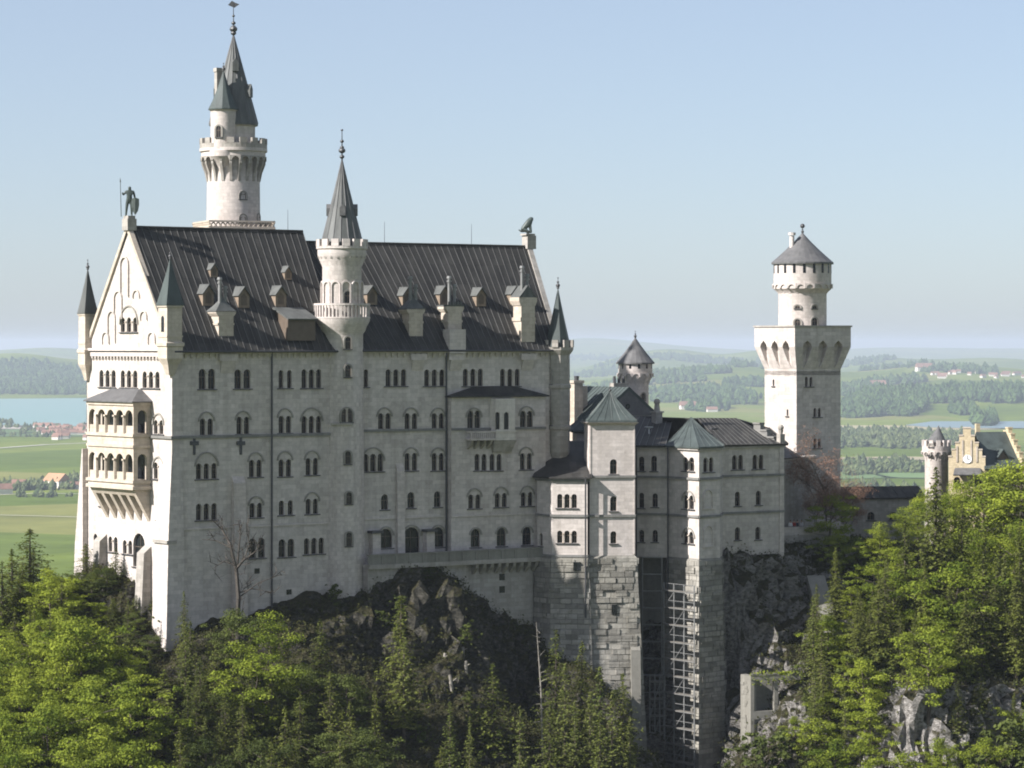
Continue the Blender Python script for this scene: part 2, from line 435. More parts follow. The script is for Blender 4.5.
# ------------------------------------------------------------------ the palace: two blocks meeting at a slight bend
A = xy(172, 340); T1 = 37.0; d1 = dirv(T1); n1 = Vector((d1.y, -d1.x, 0)); WID = 19.7
B = A + d1*23.54
T2 = 33.0; d2 = dirv(T2); n2 = Vector((d2.y, -d2.x, 0)); L2 = 30.3
C_ = B + d2*L2
ZE = -.55; ZR1 = 13.45; ZR2 = 12.2
A2 = A - n1*WID; R0 = A - n1*WID/2

def palace_west():
    root = empty('palace_building', A + Z*-36, 'tall pale palace block with sunlit west gable, loggia and dark seamed roof', 'castle building')
    wall = MB(); ZB = -38.0
    s = Wall(A, T1)
    # rows of windows on the shaded long wall (read off the photograph onto the wall's own plane)
    for px, n, yt, yb, ar in ((207,2,369,389,None), (242.5,2,369,388.5,None), (311.5,3,369,388,None),
            (206.5,2,418,435,411), (243,2,417,434,410.5), (285,2,416,433,408), (311.5,3,416,433,407),
            (206.5,3,463,479,452), (255.5,2,460,477,452), (285,2,459,476.5,451), (312,2,458,475,450),
            (206.5,3,503,520,None), (256,2,503,517.5,496), (286,2,500,515,None), (312,2,499,514,492),
            (257,2,538,558,None), (286.5,2,539,557,None), (314,3,537.5,554,None)):
        s.win(px, yt, yb, n, ar, .8 if n == 2 and yb-yt > 17.5 and ar is None else .62, 1.15 if n == 2 and ar is None else .95)
    for px in (281, 289.5): s.win(px, 370, 388, 1, None, .55)
    L = 23.6
    s.panel(wall, [(0, ZB), (L, ZB), (L, ZE), (0, ZE)])
    # west gable
    g = Wall(A2, T1 - 90)
    for px, n, yt, yb, ar in ((107.5,3,370,387,None), (129,3,370,387.5,None), (151,3,371,388,None), (129,3,317,332,305),
            (158.5,2,420,434,413), (158.5,2,462,479,456), (113,2,537,552,None), (127.5,2,540,554,None)):
        g.win(px, yt, yb, n, ar, .85 if n == 3 else .75, 1.35 if n == 3 else 1.2)
    g.win(158.5, 506, 520, 1, None, .7); g.win(95.5, 534, 549, 1, None, .8); g.win(101, 499, 506, 1, None, .5)
    g.win(139, 533, 567, 1, None, 2.3)
    g.panel(wall, [(0, ZB), (WID, ZB), (WID, ZE), (WID/2, ZR1 - .05), (0, ZE)])
    nb = Wall(B - n1*WID, T1 + 180)
    nb.panel(wall, [(0, ZB), (L, ZB), (L, ZE), (0, ZE)])
    e = Wall(B, T1 + 90)
    e.panel(wall, [(0, ZB), (WID, ZB), (WID, ZE), (WID/2, ZR1 - .05), (0, ZE)])
    wall.build('wall', M['stone'], root)
    s.windows(root); g.windows(root)
    # string courses, plinth line, buttresses
    tr = MB()
    z = s.hit(200, 437)[1]
    s.bx(tr, .0, 22, z-.16, z+.16, 0, .22); g.bx(tr, .0, WID+.2, z-.16, z+.16, 0, .22)
    tr.build('string_course', M['ledge'], root)
    tr = MB(); z = s.hit(200, 528.5)[1]
    s.bx(tr, .3, 21.2, z-.1, z+.08, 0, .13); tr.build('string_course', M['stone2'], root)
    fz = MB(); frieze(fz, s, .5, 21.8, ZE - .32, .8); fz.build('arched_frieze', M['stone2'], root)
    fz = MB(); frieze(fz, g, .5, WID - .5, ZE - .5, .72, .5, .3, .5); g.bx(fz, -.2, WID + .3, ZE - .36, ZE - .06, 0, .55)
    fz.build('arched_frieze', M['stone2'], root)
    def buttress(wl, u, w_, ztop, zbot, o_top, o_bot, m='stone'):
        b = MB()
        pr = [wl.pt(u-w_/2, zbot, -.1), wl.pt(u-w_/2, zbot, o_bot), wl.pt(u-w_/2, ztop-.9, o_top), wl.pt(u-w_/2, ztop, -.1)]
        b.prism(pr, wl.u*w_); b.build('buttress', M[m], root)
    buttress(s, s.hit(237.5, 500)[0], 1.6, s.hit(237, 475)[1], ZB, .5, 1.2, 'stone2')
    buttress(g, g.hit(104, 540)[0], 1.5, g.hit(104, 533)[1], ZB, 1.0, 1.6, 'greystone')
    buttress(g, g.hit(148, 560)[0], 1.6, g.hit(148, 545)[1], ZB, 1.0, 1.7, 'greystone')
    cb = MB(); ls = []                     # battered corner
    for z, o in ((ZB, 1.3), (-22.3, .75), (-12.6, .04)):
        ls.append([g.pt(WID - 2.6, z, -.1), g.pt(WID - 2.6, z, o), A + g.n*o + n1*o*.6 + Z*z, s.pt(1.3, z, o*.6), s.pt(1.3, z, -.1)])
    cb.loft(ls); cb.build('buttress', M['stone'], root)
    b = MB()   # battered foot at the far corner
    pr = [g.pt(.2, ZB, -1.5), g.pt(-2.6, ZB, -1.5), g.pt(-1.7, -24, -1.5), g.pt(0, -12.5, -1.5), g.pt(.2, -12.5, -1.5)]
    b.prism(pr, g.n*2.2); b.build('buttress', M['stone'], root)
    led = MB(); g.bx(led, WID - 2.7, WID + .55, -22.7, -22.35, -.3, .98); led.build('ledge', M['greystone'], root)
    # blind niches of the gable
    cu = WID/2
    for px, yb, yt, wd in ((106, 344, 331, 1.8), (112, 343, 310, 1.9), (118.5, 319, 290, 2.0), (136.5, 298, 289, 1.7), (144, 320, 310, 1.7), (152, 344, 331, 1.8)):
        u, z0 = g.hit(px, yb); z1 = g.hit(px, yt)[1]; nm = MB(); lancet_ring(nm, g, u, z0, z1 - z0, wd, .2, .18); nm.build('blind_niche', M['stone'], root)
    u, z0 = g.hit(125, 297); nm = MB(); lancet_ring(nm, g, u, z0, g.hit(125, 256)[1] - z0, 2.0, .2, .2)
    nm.build('blind_niche', M['stone'], root)
    for px in (194, 240.5):                 # iron wall anchors in the shape of a cross
        u, z0 = s.hit(px, 446); b = MB()
        s.bx(b, u-.14, u+.14, z0-1.0, z0+1.0, .02, .14); s.bx(b, u-.55, u+.55, z0+.1, z0+.55, .02, .16); b.build('wall_anchor', M['iron'], root)
    for px, py in ((257, 571), (289, 592)):
        u, z0 = s.hit(px, py); b = MB(); s.bx(b, u-.35, u+.35, z0-.3, z0+.3, -.1, .015); b.build('vent', M['glass'], root)
    # roof
    rf = MB(); ov = .7
    e0, e1 = A + n1*ov - d1*.15 + Z*(ZE - .35), A + d1*22.3 + n1*ov + Z*(ZE - .35)
    r0, r1 = R0 - d1*.15 + Z*ZR1, R0 + d1*24.0 + Z*ZR1
    seam_roof(rf, e0, e1, r1, r0, .92)
    f0, f1 = A2 - n1*ov - d1*.15 + Z*(ZE - .35), A2 - n1*ov + d1*24 + Z*(ZE - .35)
    seam_roof(rf, f1, f0, r0 - Z*.02, r1 - Z*.02, .92)
    rf.tube(r0 + Z*.05, r1 + Z*.05, .16, .16, 6)
    roof = rf.build('roof', [M['roof'], M['seam']], root)
    gt = MB(); gt.tube(e0 - n1*-.1 - Z*.08, e1 + n1*.1 - Z*.08, .15, .15, 6); gt.build('gutter', M['iron'], root)
    cp = MB()                              # sloping stone copings of the gable
    for a, b_ in ((g.pt(-.4, ZE - .3), g.pt(WID/2, ZR1 + .35)), (g.pt(WID + .3, ZE - .3), g.pt(WID/2, ZR1 + .35))):
        dn = Vector((0, 0, -.75)); o = g.n*.28
        cp.prism([a + o, b_ + o, b_ + o + dn, a + o + dn], -g.n*.6)
    cp.build('gable_coping', M['cream'], root)
    dp = MB(); u = s.hit(271, 450)[0]; dp.tube(s.pt(u, ZE - .4, .2), s.pt(u, -31, .2), .11, .11, 6)
    dp.build('drainpipe', M['iron'], root)
    # oriel loggia on the gable
    oriel(root, g)
    # corner turrets of the gable
    gable_turret(root, A + g.n*.15 + n1*-.15, .98, ZE + .3, 4, g.ang)
    gable_turret(root, A2 + g.n*.05 + n1*.25, .78, ZE - .5, 3, g.ang)
    # dormers and chimneys on the roof
    up = (R0 + Z*ZR1) - (A + Z*(ZE)); upn = up.normalized()
    def on_roof(px, py):                    # foot point on the roof plane seen at this pixel
        nn = d1.cross(upn).normalized(); ray = Vector(((px-CX)/F, 1, (HY-py)/F)); t = (A + Z*ZE).dot(nn)/ray.dot(nn); return ray*t
    for px, py, sc in ((206.5, 305, 1.2), (242, 307, 1.2), (279, 306, 1.2), (213, 276.5, .8), (287, 279, .8)):
        dormer(root, on_roof(px, py), d1, n1, sc)
    # wide shed dormer
    q = on_roof(297, 338); sh = MB(); w_ = 1.9
    fr = q + n1*1.0
    sh.prism([fr - d1*w_ + Z*-.3, fr - d1*w_ + Z*2.3, fr - d1*w_ - n1*2.6 + Z*3.3, fr - d1*w_ - n1*2.6 + Z*-.3], d1*2*w_)
    o = sh.build('shed_dormer', M['frame'], root); dk = MB(); dk.prism([fr - d1*w_*.8 + n1*.02 + Z*.2, fr + d1*w_*.8 + n1*.02 + Z*.2, fr + d1*w_*.8 + n1*.02 + Z*1.9, fr - d1*w_*.8 + n1*.02 + Z*1.9], -n1*.1); dk.build('shutter', M['frame'], o)
    sr = MB(); slab(sr, fr - d1*(w_+.2) + n1*.4 + Z*2.25, fr + d1*(w_+.2) + n1*.4 + Z*2.25, fr + d1*(w_+.2) - n1*3 + Z*3.6, fr - d1*(w_+.2) - n1*3 + Z*3.6, .18); sr.build('dormer_roof', M['spire'], o)
    chimney(root, on_roof(225, 338), d1, n1, 2.0, 3.1, 'hip', 2)
    cb = MB(); s.bx(cb, s.hit(227, 350)[0] - 1.2, s.hit(227, 350)[0] + 1.2, ZE - 1.5, ZE - .7, 0, .45)
    uu = s.hit(227, 350)[0]; cb.prism([s.pt(uu - .9, ZE-1.5, 0), s.pt(uu - .9, ZE-1.5, .42), s.pt(uu - .9, ZE-2.9, .02)], s.u*1.8); cb.build('chimney_corbel', M['stone2'], root)
    rod(root, R0 + d1*21.9 + Z*ZR1, 2.6)
    return root

def rod(root, p, h):
    b = MB(); b.tube(p, p + Z*h, .035, .02, 5); b.build('lightning_rod', M['iron'], root)

def dormer(root, q, d, n, sc=1.0):
    """Small gabled dormer: q on the roof plane at the foot of its front."""
    w_, h, dep = .62*sc, 1.25*sc, 1.8*sc; b = MB(); f = q + n*.35*sc - Z*.1
    pr = [f - d*w_, f + d*w_, f + d*w_ + Z*h, f + Z*(h + .75*sc), f - d*w_ + Z*h]
    b.prism(pr, -n*dep); o = b.build('dormer', M['brown'], root)
    r = MB(); e = .16*sc
    for sgn in (-1, 1):
        a = f + n*.22*sc + d*sgn*(w_ + e) + Z*(h - .12); c = f + n*.22*sc + Z*(h + .86*sc)
        slab(r, a, a - n*(dep+.4), c - n*(dep+.4), c, .1)
    r.build('dormer_roof', M['spire'], o)
    s_ = MB(); s_.prism([f + n*.02 + d*x*w_*.55 + Z*z for x, z in ((-1, .25*sc), (1, .25*sc), (1, h*.85), (0, h*1.15), (-1, h*.85))], -n*.1); s_.build('shutter', M['frame'], o)

def chimney(root, q, d, n, w_, h, top, flues, low=2.0):
    """Stone chimney stack rising through the roof at q, with metal flues."""
    b = MB(); f = q + n*.25
    def ring(hw, z): return [f - d*hw + Z*z, f + d*hw + Z*z, f + d*hw - n*2*w_*.45 + Z*z - n*(hw - w_/2), f - d*hw - n*2*w_*.45 + Z*z - n*(hw - w_/2)]
    hw = w_/2; b.loft([ring(hw, -low), ring(hw, h*.48)]); b.loft([ring(hw + .12, h*.48), ring(hw + .12, h*.56)]); b.loft([ring(hw, h*.56), ring(hw, h*.82)])
    b.loft([ring(hw + .1, h*.82), ring(hw + .32, h*.92), ring(hw + .32, h)])
    o = b.build('chimney', M['cream'], root)
    c = f - n*w_*.45; zt = h
    cp = MB()
    if top == 'hip':
        pl = ring(hw + .38, h); pyramid(cp, [Vector(p) for p in pl], c + Z*(h + 1.7), .3, .1)
    elif top == 'gable':
        for sgn in (-1, 1):
            a = ring(hw + .3, h); x0 = a[0] if sgn < 0 else a[1]; x1 = a[3] if sgn < 0 else a[2]
            slab(cp, x0, x1, (a[3]+a[2])/2 + Z*1.5, (a[0]+a[1])/2 + Z*1.5, .14)
        cp.prism([ring(hw, h)[0], ring(hw, h)[1], (ring(hw, h)[0]+ring(hw, h)[1])/2 + Z*1.3], -n*w_*.9)
    else:
        cp.loft([ring(hw + .36, h), ring(hw + .36, h + .18)]); 
        for k in range(5): cp.cbox(f + d*(-hw + .1 + k*(w_-.2)/4) + Z*(h + .18), .26, .3, .4)
    cp.build('chimney_cap', M['spire'], o)
    for k in range(flues):
        fl = MB(); p = c + d*(k - (flues-1)/2)*.75 + n*.1; hh = (3.6, 2.6)[k % 2] if top != 'flat' else (3.4, 2.4)[k % 2]
        if flues > 2: hh = 2.6 + .5*(k % 3)
        fl.tube(p + Z*(h - .2), p + Z*(h + hh), .2, .19, 8); fl.tube(p + Z*(h + hh - .45), p + Z*(h + hh - .25), .3, .3, 8); fl.tube(p + Z*(h + hh), p + Z*(h + hh + .3), .32, .26, 8)
        fl.build('flue', M['steel'], o)

def gable_turret(root, c, hw, zb, kind, ang):
    """Square corner turret standing on corbels, with a slim pyramid spire."""
    u = dirv(ang); v = dirv(ang + 90); b = MB(); H = 4.3
    def sq(h, z): return [c + u*a*h + v*b_*h + Z*z for a, b_ in ((-1,-1),(1,-1),(1,1),(-1,1))]
    b.loft([sq(hw*.35, zb - 3.4), sq(hw*.7, zb - 2.2), sq(hw*1.06, zb - 1.5), sq(hw*1.06, zb - .2), sq(hw*1.2, zb - .1), sq(hw*1.2, zb + .25), sq(hw, zb + .4), sq(hw, zb + .9)])
    b.loft([sq(hw*1.08, zb + .9), sq(hw*1.08, zb + 1.1)])
    b.loft([sq(hw, zb + 1.1), sq(hw, zb + H)]); b.loft([sq(hw*1.12, zb + H), sq(hw*1.16, zb + H + .3)])
    o = b.build('corner_turret', M['cream'], root)
    sp = MB(); pyramid(sp, sq(hw*1.17, zb + H + .3), c + Z*(zb + H + 5.6), .10, .12); sp.build('spire', M['copper'] if kind == 4 else M['spire'], o)
    f = MB(); finial(f, c + Z*(zb + H + 5.4), 1.2, .11); f.build('finial', M['iron'], o)
    for k, vv in ((0, -v), (1, -u)):
        if kind == 3 and k == 0: continue
        nc = MB(); q = c + vv*(hw + .015); t = Vector((-vv.y, vv.x, 0))
        nc.prism([q + t*(hw*.34)*math.cos(PI*i/6) + Z*(zb + 3.0 + hw*.34*math.sin(PI*i/6)) for i in range(7)] + [q - t*hw*.34 + Z*(zb + 1.5), q + t*hw*.34 + Z*(zb + 1.5)], -vv*.1)
        nc.build('niche', M['glass'], o)

def oriel(root, g):
    u1 = 15.0; dep = 2.3
    u0 = u1 - 10.6
    z = lambda py: g.shifted(dep).hit(112, py)[1]
    zt, za, zb_, zc, zd, ze = z(402), z(433), z(446), z(479), z(488), z(515)
    fr = g.shifted(dep); b = MB()
    rt = Wall(g.pt(u1, 0, dep), g.ang + 90); lt = Wall(g.pt(u0, 0, 0), g.ang - 90)
    def openings(wl, L, n, zlo, zhi, wd):
        for i in range(n): wl.holes.append(arch_pts(wd, zhi - zlo, (i + .5)*L/n, zlo))
    L = u1 - u0; f2 = Wall(g.pt(u0, 0, dep), g.ang)
    for zl, zh in ((za + .05, z(409.5)), (zc + .05, z(453))):
        openings(f2, L, 5, zl, zh, 1.75); openings(rt, dep, 1, zl, zh, 1.2); openings(lt, dep, 1, zl, zh, 1.2)
    f2.panel(b, [(0, zd), (L, zd), (L, zt), (0, zt)], .4); rt.panel(b, [(0, zd), (dep, zd), (dep, zt), (0, zt)], .4); lt.panel(b, [(0, zd), (dep, zd), (dep, zt), (0, zt)], .4)
    b.prism([g.pt(u0, zd, 0), g.pt(u1, zd, 0), g.pt(u1, zd, dep), g.pt(u0, zd, dep)], Z*.3)
    b.prism([g.pt(u0 + .05, zb_ - .5, 0), g.pt(u1 - .05, zb_ - .5, 0), g.pt(u1 - .05, zb_ - .5, dep - .05), g.pt(u0 + .05, zb_ - .5, dep - .05)], Z*.4)
    # back wall of the loggia a little inside, bands
    for zz_, h_, o_ in ((zt - .35, .35, .16), (za - .35, .35, .2), (zb_ - .1, .3, .16), (zc - .35, .35, .2), (zd - .05, .4, .2)):
        g.bx(b, u0 - o_, u1 + o_, zz_, zz_ + h_, .01, dep + o_)
    o = b.build('loggia', M['cream'], root)
    cor = MB(); n = 6
    for i in range(n):
        uu = u0 + .5 + i*(L - 1.0)/(n - 1)
        cor.prism([g.pt(uu - .34, ze - .6, .02), g.pt(uu - .34, ze, .35), g.pt(uu - .34, zd - 1.0, dep - .7), g.pt(uu - .34, zd, dep - .1), g.pt(uu - .34, zd, .02)], g.u*.68)
    for i in range(n-1):
        uu = u0 + .5 + (i + .5)*(L - 1)/(n - 1)
        cor.prism([g.pt(uu - .65, zd - .75, dep - .55), g.pt(uu - .65, zd - .05, dep - .12), g.pt(uu - .65, zd - .05, .02), g.pt(uu - .65, zd - 1.2, .02)], g.u*1.3)
    cor.build('corbel', M['cream'], o)
    rf = MB(); e = .4; rise = 1.5
    pl = [g.pt(u0 - e, zt, 0), g.pt(u0 - e, zt, dep + e), g.pt(u1 + e, zt, dep + e), g.pt(u1 + e, zt, 0)]
    tp = [g.pt(u0 + 2.2, zt + rise, 0), g.pt(u0 + 2.2, zt + rise, .35), g.pt(u1 - 2.2, zt + rise, .35), g.pt(u1 - 2.2, zt + rise, 0)]
    rf.loft([[p - Z*.0 for p in pl], [p + Z*.14 for p in pl], tp]); rf.build('loggia_roof', M['slate'], o)
    for zl, zh in ((za + .05, z(409.5)), (zc + .05, z(453))):
        for i in range(4):
            cl = MB(); p = f2.pt((i + 1)*L/5, zl, .06); cl.tube(p, p + Z*(zh - zl - .8), .14, .12, 8); cl.cbox(p + Z*(zh - zl - .8), .4, .4, .2, g.ang); cl.build('column', M['cream'], o)
        bl = MB(); f2.bx(bl, .1, L - .1, zl, zl + .85, -.25, -.13); bl.build('parapet', M['cream'], o)
        bk = MB(); g.bx(bk, u0 + .2, u1 - .2, zl, zh, .03, .12); bk.build('glazing', M['glass'], o)

def palace_east():
    root = empty('palace_building', B + Z*-34, 'grey shaded palace block with long dark roof between stair tower and pavilion', 'castle building')
    wall = MB(); ZB = -38; s = Wall(B, T2)
    ur0 = s.hit(447, 430)[0]; rs = s.shifted(1.0); ur1 = rs.hit(545.5, 430)[0]
    for px, n in ((396, 3), (434.5, 3), (473, 3), (510, 3)): s.win(px, 369, 386, n, None, .62, 1.0)
    s.win(366, 369, 387, 1, None, .5)
    for px in (384.5, 411, 438): s.win(px, 413, 429, 2, 407, .62, .95)
    s.win(373, 454, 471.5, 3, 447.5, .66, .95)
    for px in (411, 438): s.win(px, 453, 470.5, 2, 447, .62, .95)
    for px, y in ((384.7, 509.5), (411, 508), (437.5, 507)): s.win(px, y - 15.5, y, 1, None, .85)
    for px, yt, yb, wd in ((386, 529, 548, 1.5), (411.5, 527, 553, 2.0), (438, 527, 547, 1.5)): s.win(px, yt, yb, 1, yt - 2.5, wd)
    s.panel(wall, [(0, ZB), (L2, ZB), (L2, ZE), (0, ZE)])
    zt = rs.hit(500, 397)[1]
    rs.win(474, 411, 428, 2, 407, .75, .95); rs.win(526.5, 410.5, 428, 2, 406, .75, .95)
    for i in range(4): rs.win(477.2 + i*7.0 + (1.0 if i > 1 else 0), 454, 470.5, 1, None, .62)
    rs.win(526, 453, 469.5, 2, 446.5, .62, .95)
    for px, y in ((474.5, 508.5), (501, 507), (527, 506)): rs.win(px, y - 14, y, 2, y - 20.5, .62, .95)
    for px, y in ((475.5, 547), (501.5, 546), (527, 545)): rs.win(px, y - 18, y, 1, y - 20, 1.15)
    rs.panel(wall, [(ur0, ZB), (ur1, ZB), (ur1, zt), (ur0, zt)])
    for u in (ur0, ur1):
        a = [rs.pt(u, ZB), rs.pt(u, zt), rs.pt(u, zt, -1.0), rs.pt(u, ZB, -1.0)]
        wall.quad(*(a if u == ur1 else a[::-1]))
    B3 = B - n2*12.6; C3 = C_ - n2*12.6
    rid0 = B - n2*6.3; 
    q0 = B - n2*9.85; q1 = q0 + d2*32.5
    # end gable, skewed like the roof's end, and the far side
    Cx = C_; far = 2*(q1 - Cx) + Cx; far.z = 0
    wall.add([Cx + Z*ZB, far + Z*ZB, far + Z*ZE, q1*1 + Z*(ZR2 - .1), Cx + Z*ZE], [(0, 1, 2, 3, 4)])
    q00 = B - n2*19.7
    wall.quad(far + Z*ZB, q00 + Z*ZB, q00 + Z*ZE, far + Z*ZE)
    wall.build('wall', M['stone'], root)
    s.windows(root); rs.windows(root)
    tr = MB(); z = s.hit(410, 430)[1]; s.bx(tr, 2.3, ur0, z-.15, z+.15, 0, .22); rs.bx(tr, ur0, ur1, z-.15, z+.15, 0, .2); tr.build('string_course', M['ledge'], root)
    tr = MB(); z = s.hit(410, 517.5)[1]; s.bx(tr, 2.3, ur0, z-.1, z+.08, 0, .13); rs.bx(tr, ur0, ur1, z-.1, z+.08, 0, .13); tr.build('string_course', M['stone2'], root)
    fz = MB(); frieze(fz, s, 2.0, L2 - 1.3, ZE - .3, .8); fz.build('arched_frieze', M['stone2'], root)
    b = MB(); u = s.hit(399.5, 500)[0]; b.prism([s.pt(u-.5, ZB, 0), s.pt(u-.5, ZB, .7), s.pt(u-.5, -15.3, .35), s.pt(u-.5, -14.4, 0)], s.u*1.0); b.build('buttress', M['stone2'], root)
    rf = MB(); ov = .6
    e0, e1 = B + n2*ov + d2*1.6 + Z*(ZE - .3), C_ + n2*ov + Z*(ZE - .3)
    r0, r1 = q0 - d2*1.5 + Z*ZR2, q1 + Z*ZR2
    seam_roof(rf, e0, e1, r1, r0, .92)
    f0 = q00 + Z*(ZE-.3); f1 = far - n2*ov + Z*(ZE - .3)
    seam_roof(rf, f1, f0, r0 - Z*.02, r1 - Z*.02, .92)
    rf.tube(r0 + Z*.05, r1 + Z*.05, .15, .15, 6)
    rf.build('roof', [M['roof'], M['seam']], root)
    gt = MB(); gt.tube(e0 + n2*.1 - Z*.08, e1 + n2*.1 - Z*.08, .14, .14, 6); gt.build('gutter', M['iron'], root)
    cp = MB()
    for a, b_ in ((C_ + n2*.5 + Z*(ZE - .2), q1 + Z*(ZR2 + .5)), (far + Z*(ZE - .2), q1 + Z*(ZR2 + .5))):
        cp.prism([a + d2*.3, b_ + d2*.3, b_ + d2*.3 - Z*.8, a + d2*.3 - Z*.8], -d2*.7)
    cp.cbox(q1 + Z*(ZR2 - .3), 1.3, 1.3, 1.7, T2); cp.build('gable_coping', M['greystone'], root)
    dp = MB(); dp.tube(s.pt(ur0 - .2, ZE - .4, .2), s.pt(ur0 - .2, -25.3, .2), .11, .11, 6); dp.build('drainpipe', M['iron'], root)
    # lean-to roof of the shallow projection
    lr = MB(); zt2 = s.hit(490, 386)[1]; e = .45
    pl = [rs.pt(ur0 - .3, zt, -1.0), rs.pt(ur0 - .3, zt, e), rs.pt(ur1 + .3, zt, e), rs.pt(ur1 + .3, zt, -1.0)]
    tp = [s.pt(s.hit(475, 386)[0], zt2, .02), s.pt(s.hit(475, 386)[0], zt2, .08), s.pt(s.hit(512, 386)[0], zt2, .08), s.pt(s.hit(512, 386)[0], zt2, .02)]
    lr.loft([pl, [p + Z*.16 for p in pl], tp]); lr.build('lean_to_roof', M['roof'], root)
    # bay window and balcony
    bm = MB(); ub0, ub1 = rs.hit(490, 420)[0], rs.hit(512.5, 420)[0]; z0, z1 = rs.hit(500, 440)[1], rs.hit(500, 398.5)[1]
    bay = rs.shifted(.9)
    for px in (497.5, 506.5):
        uu, _ = bay.hit(px, 430); zlo = bay.hit(px, 429.5)[1]; zhi = bay.hit(px, 412)[1]; bay.holes.append(arch_pts(.72, zhi - zlo, uu, zlo))
    bay.panel(bm, [(ub0 + .25, z0), (ub1 - .2, z0), (ub1 - .2, z1), (ub0 + .25, z1)], .2)
    for u0_, u1_, rev in ((ub0, ub0 + .25, 1), (ub1 - .2, ub1, 0)):
        a, b_ = (rs.pt(u0_, z0), bay.pt(u1_, z0)) if rev else (bay.pt(u0_, z0), rs.pt(u1_, z0))
        bm.quad(a, b_, b_ + Z*(z1 - z0), a + Z*(z1 - z0))
    bm.quad(rs.pt(ub0, z0), rs.pt(ub1, z0), bay.pt(ub1 - .2, z0), bay.pt(ub0 + .25, z0)); bm.quad(rs.pt(ub0, z1), bay.pt(ub0 + .25, z1), bay.pt(ub1 - .2, z1), rs.pt(ub1, z1))
    rs.bx(bm, ub0 - .05, ub1 + .05, z0 + 1.0, z0 + 1.15, 0, .98)
    bo = bm.build('bay_window', M['bright'], root)
    gl = MB(); bay.bx(gl, ub0 + .4, ub1 - .35, bay.hit(500, 430)[1], bay.hit(500, 411)[1], -.25, -.2); gl.build('glazing', M['glass'], bo)
    bc = MB(); bc.loft([[rs.pt(ub0 + .3, z0 - 1.5, 0), rs.pt(ub1 - .3, z0 - 1.5, 0), rs.pt(ub1 - .3, z0 - 1.5, .25), rs.pt(ub0 + .3, z0 - 1.5, .25)], [rs.pt(ub0, z0 - .02, 0), rs.pt(ub1, z0 - .02, 0), rs.pt(ub1, z0 - .02, .95), rs.pt(ub0, z0 - .02, .95)]]); bc.build('bay_corbel', M['greystone'], bo)
    bl = MB(); ul = rs.hit(465.5, 430)[0]; zf = rs.hit(480, 440)[1]; zp = rs.hit(480, 431)[1]
    rs.bx(bl, ul, ub0 - .02, zf, zf + .22, 0, 1.3); rs.bx(bl, ul, ub0 - .02, zp - .14, zp, 1.12, 1.3); rs.bx(bl, ul, ul + .18, zp - .14, zp, 0, 1.12)
    k = 12
    for i in range(k): rs.bx(bl, ul + i*(ub0 - ul - .15)/k, ul + i*(ub0 - ul - .15)/k + .12, zf + .22, zp - .14, 1.15, 1.27)
    bo = bl.build('balcony', M['stone2'], root)
    bc = MB()
    for i in range(4):
        u = ul + .2 + i*(ub0 - ul - .7)/3; bc.prism([rs.pt(u, zf, 0), rs.pt(u, zf, 1.1), rs.pt(u, zf - .5, .7), rs.pt(u, zf - 1.1, 0)], rs.u*.3)
    bc.build('bracket', M['greystone'], bo)
    # corner turret with spire at the far end
    tc = C_ + n2*-.3 + d2*.2; tu = MB(); r = 1.5
    zc = zz(340, tc.y)
    tu.lathe(tc, [(.5, zz(470, tc.y)), (r, zz(452, tc.y)), (r, zz(430, tc.y)), (r+.15, zz(429, tc.y)), (r+.15, zz(426, tc.y)), (r, zz(425, tc.y)), (r, zz(389, tc.y)), (r+.15, zz(388, tc.y)), (r+.15, zz(385, tc.y)), (r, zz(384, tc.y)), (r, zz(355, tc.y)), (r+.45, zz(350, tc.y)), (r+.45, zc - .9)], 8, R(T2 + 22.5))
    crenels(tu, tc, r + .3, zc - .9, 8, .75, .9, .3, R(T2)); to = tu.build('corner_turret', M['greystone'], root)
    sp = MB(); pyramid(sp, [arc_pt(tc, r + .12, T2 + 22.5 + 45*i, zc - .85) for i in range(8)], tc + Z*zz(288, tc.y), .06, .1); sp.build('spire', M['copper'], to)
    f = MB(); finial(f, tc + Z*zz(289, tc.y), 1.4, .13); f.build('finial', M['iron'], to)
    for yt, yb in ((369, 384), (412, 425)): tower_window(to, tc, r - .08, 550, yt, yb, tc.y, 1, .5)
    # dormers, chimneys, rods
    upn = ((q0 + Z*ZR2) - (B + Z*ZE)); upn = upn.normalized()
    def on_roof(px, py):
        nn = d2.cross(upn).normalized(); ray = Vector(((px-CX)/F, 1, (HY-py)/F)); t = (B + Z*ZE).dot(nn)/ray.dot(nn); return ray*t
    for px, py in ((370.5, 304), (406, 305.5), (443, 304), (479.5, 305.5), (514, 304)): dormer(root, on_roof(px, py), d2, n2, 1.12)
    chimney(root, on_roof(415, 337), d2, n2, 1.9, 3.4, 'hip', 2)
    chimney(root, on_roof(454, 337), d2, n2, 1.9, 3.7, 'flat', 2)
    chimney(root, on_roof(527, 343), d2, n2, 2.0, 5.6, 'gable', 2)
    for px in (417, 455, 527):
        u = s.hit(px, 352)[0]; cb = MB(); s.bx(cb, u - 1.1, u + 1.1, ZE - 1.5, ZE - .75, .3, .5); cb.prism([s.pt(u - .8, ZE-1.5, .02), s.pt(u - .8, ZE-1.5, .48), s.pt(u - .8, ZE-2.8, .02)], s.u*1.6); cb.build('chimney_corbel', M['stone2'], root)
    u = s.hit(454.5, 346)[0]; cb = MB(); s.bx(cb, u - 1.15, u + 1.15, ZE - .7, ZE + 2.2, -.8, .75); cb.build('chimney_base', M['stone2'], root)
    for px in (384.5, 471.5):
        k = (px - CX)/F; t = (k*q0.y - q0.x)/(d2.x - k*d2.y); rod(root, q0 + d2*t + Z*ZR2, 2.7)
    return root

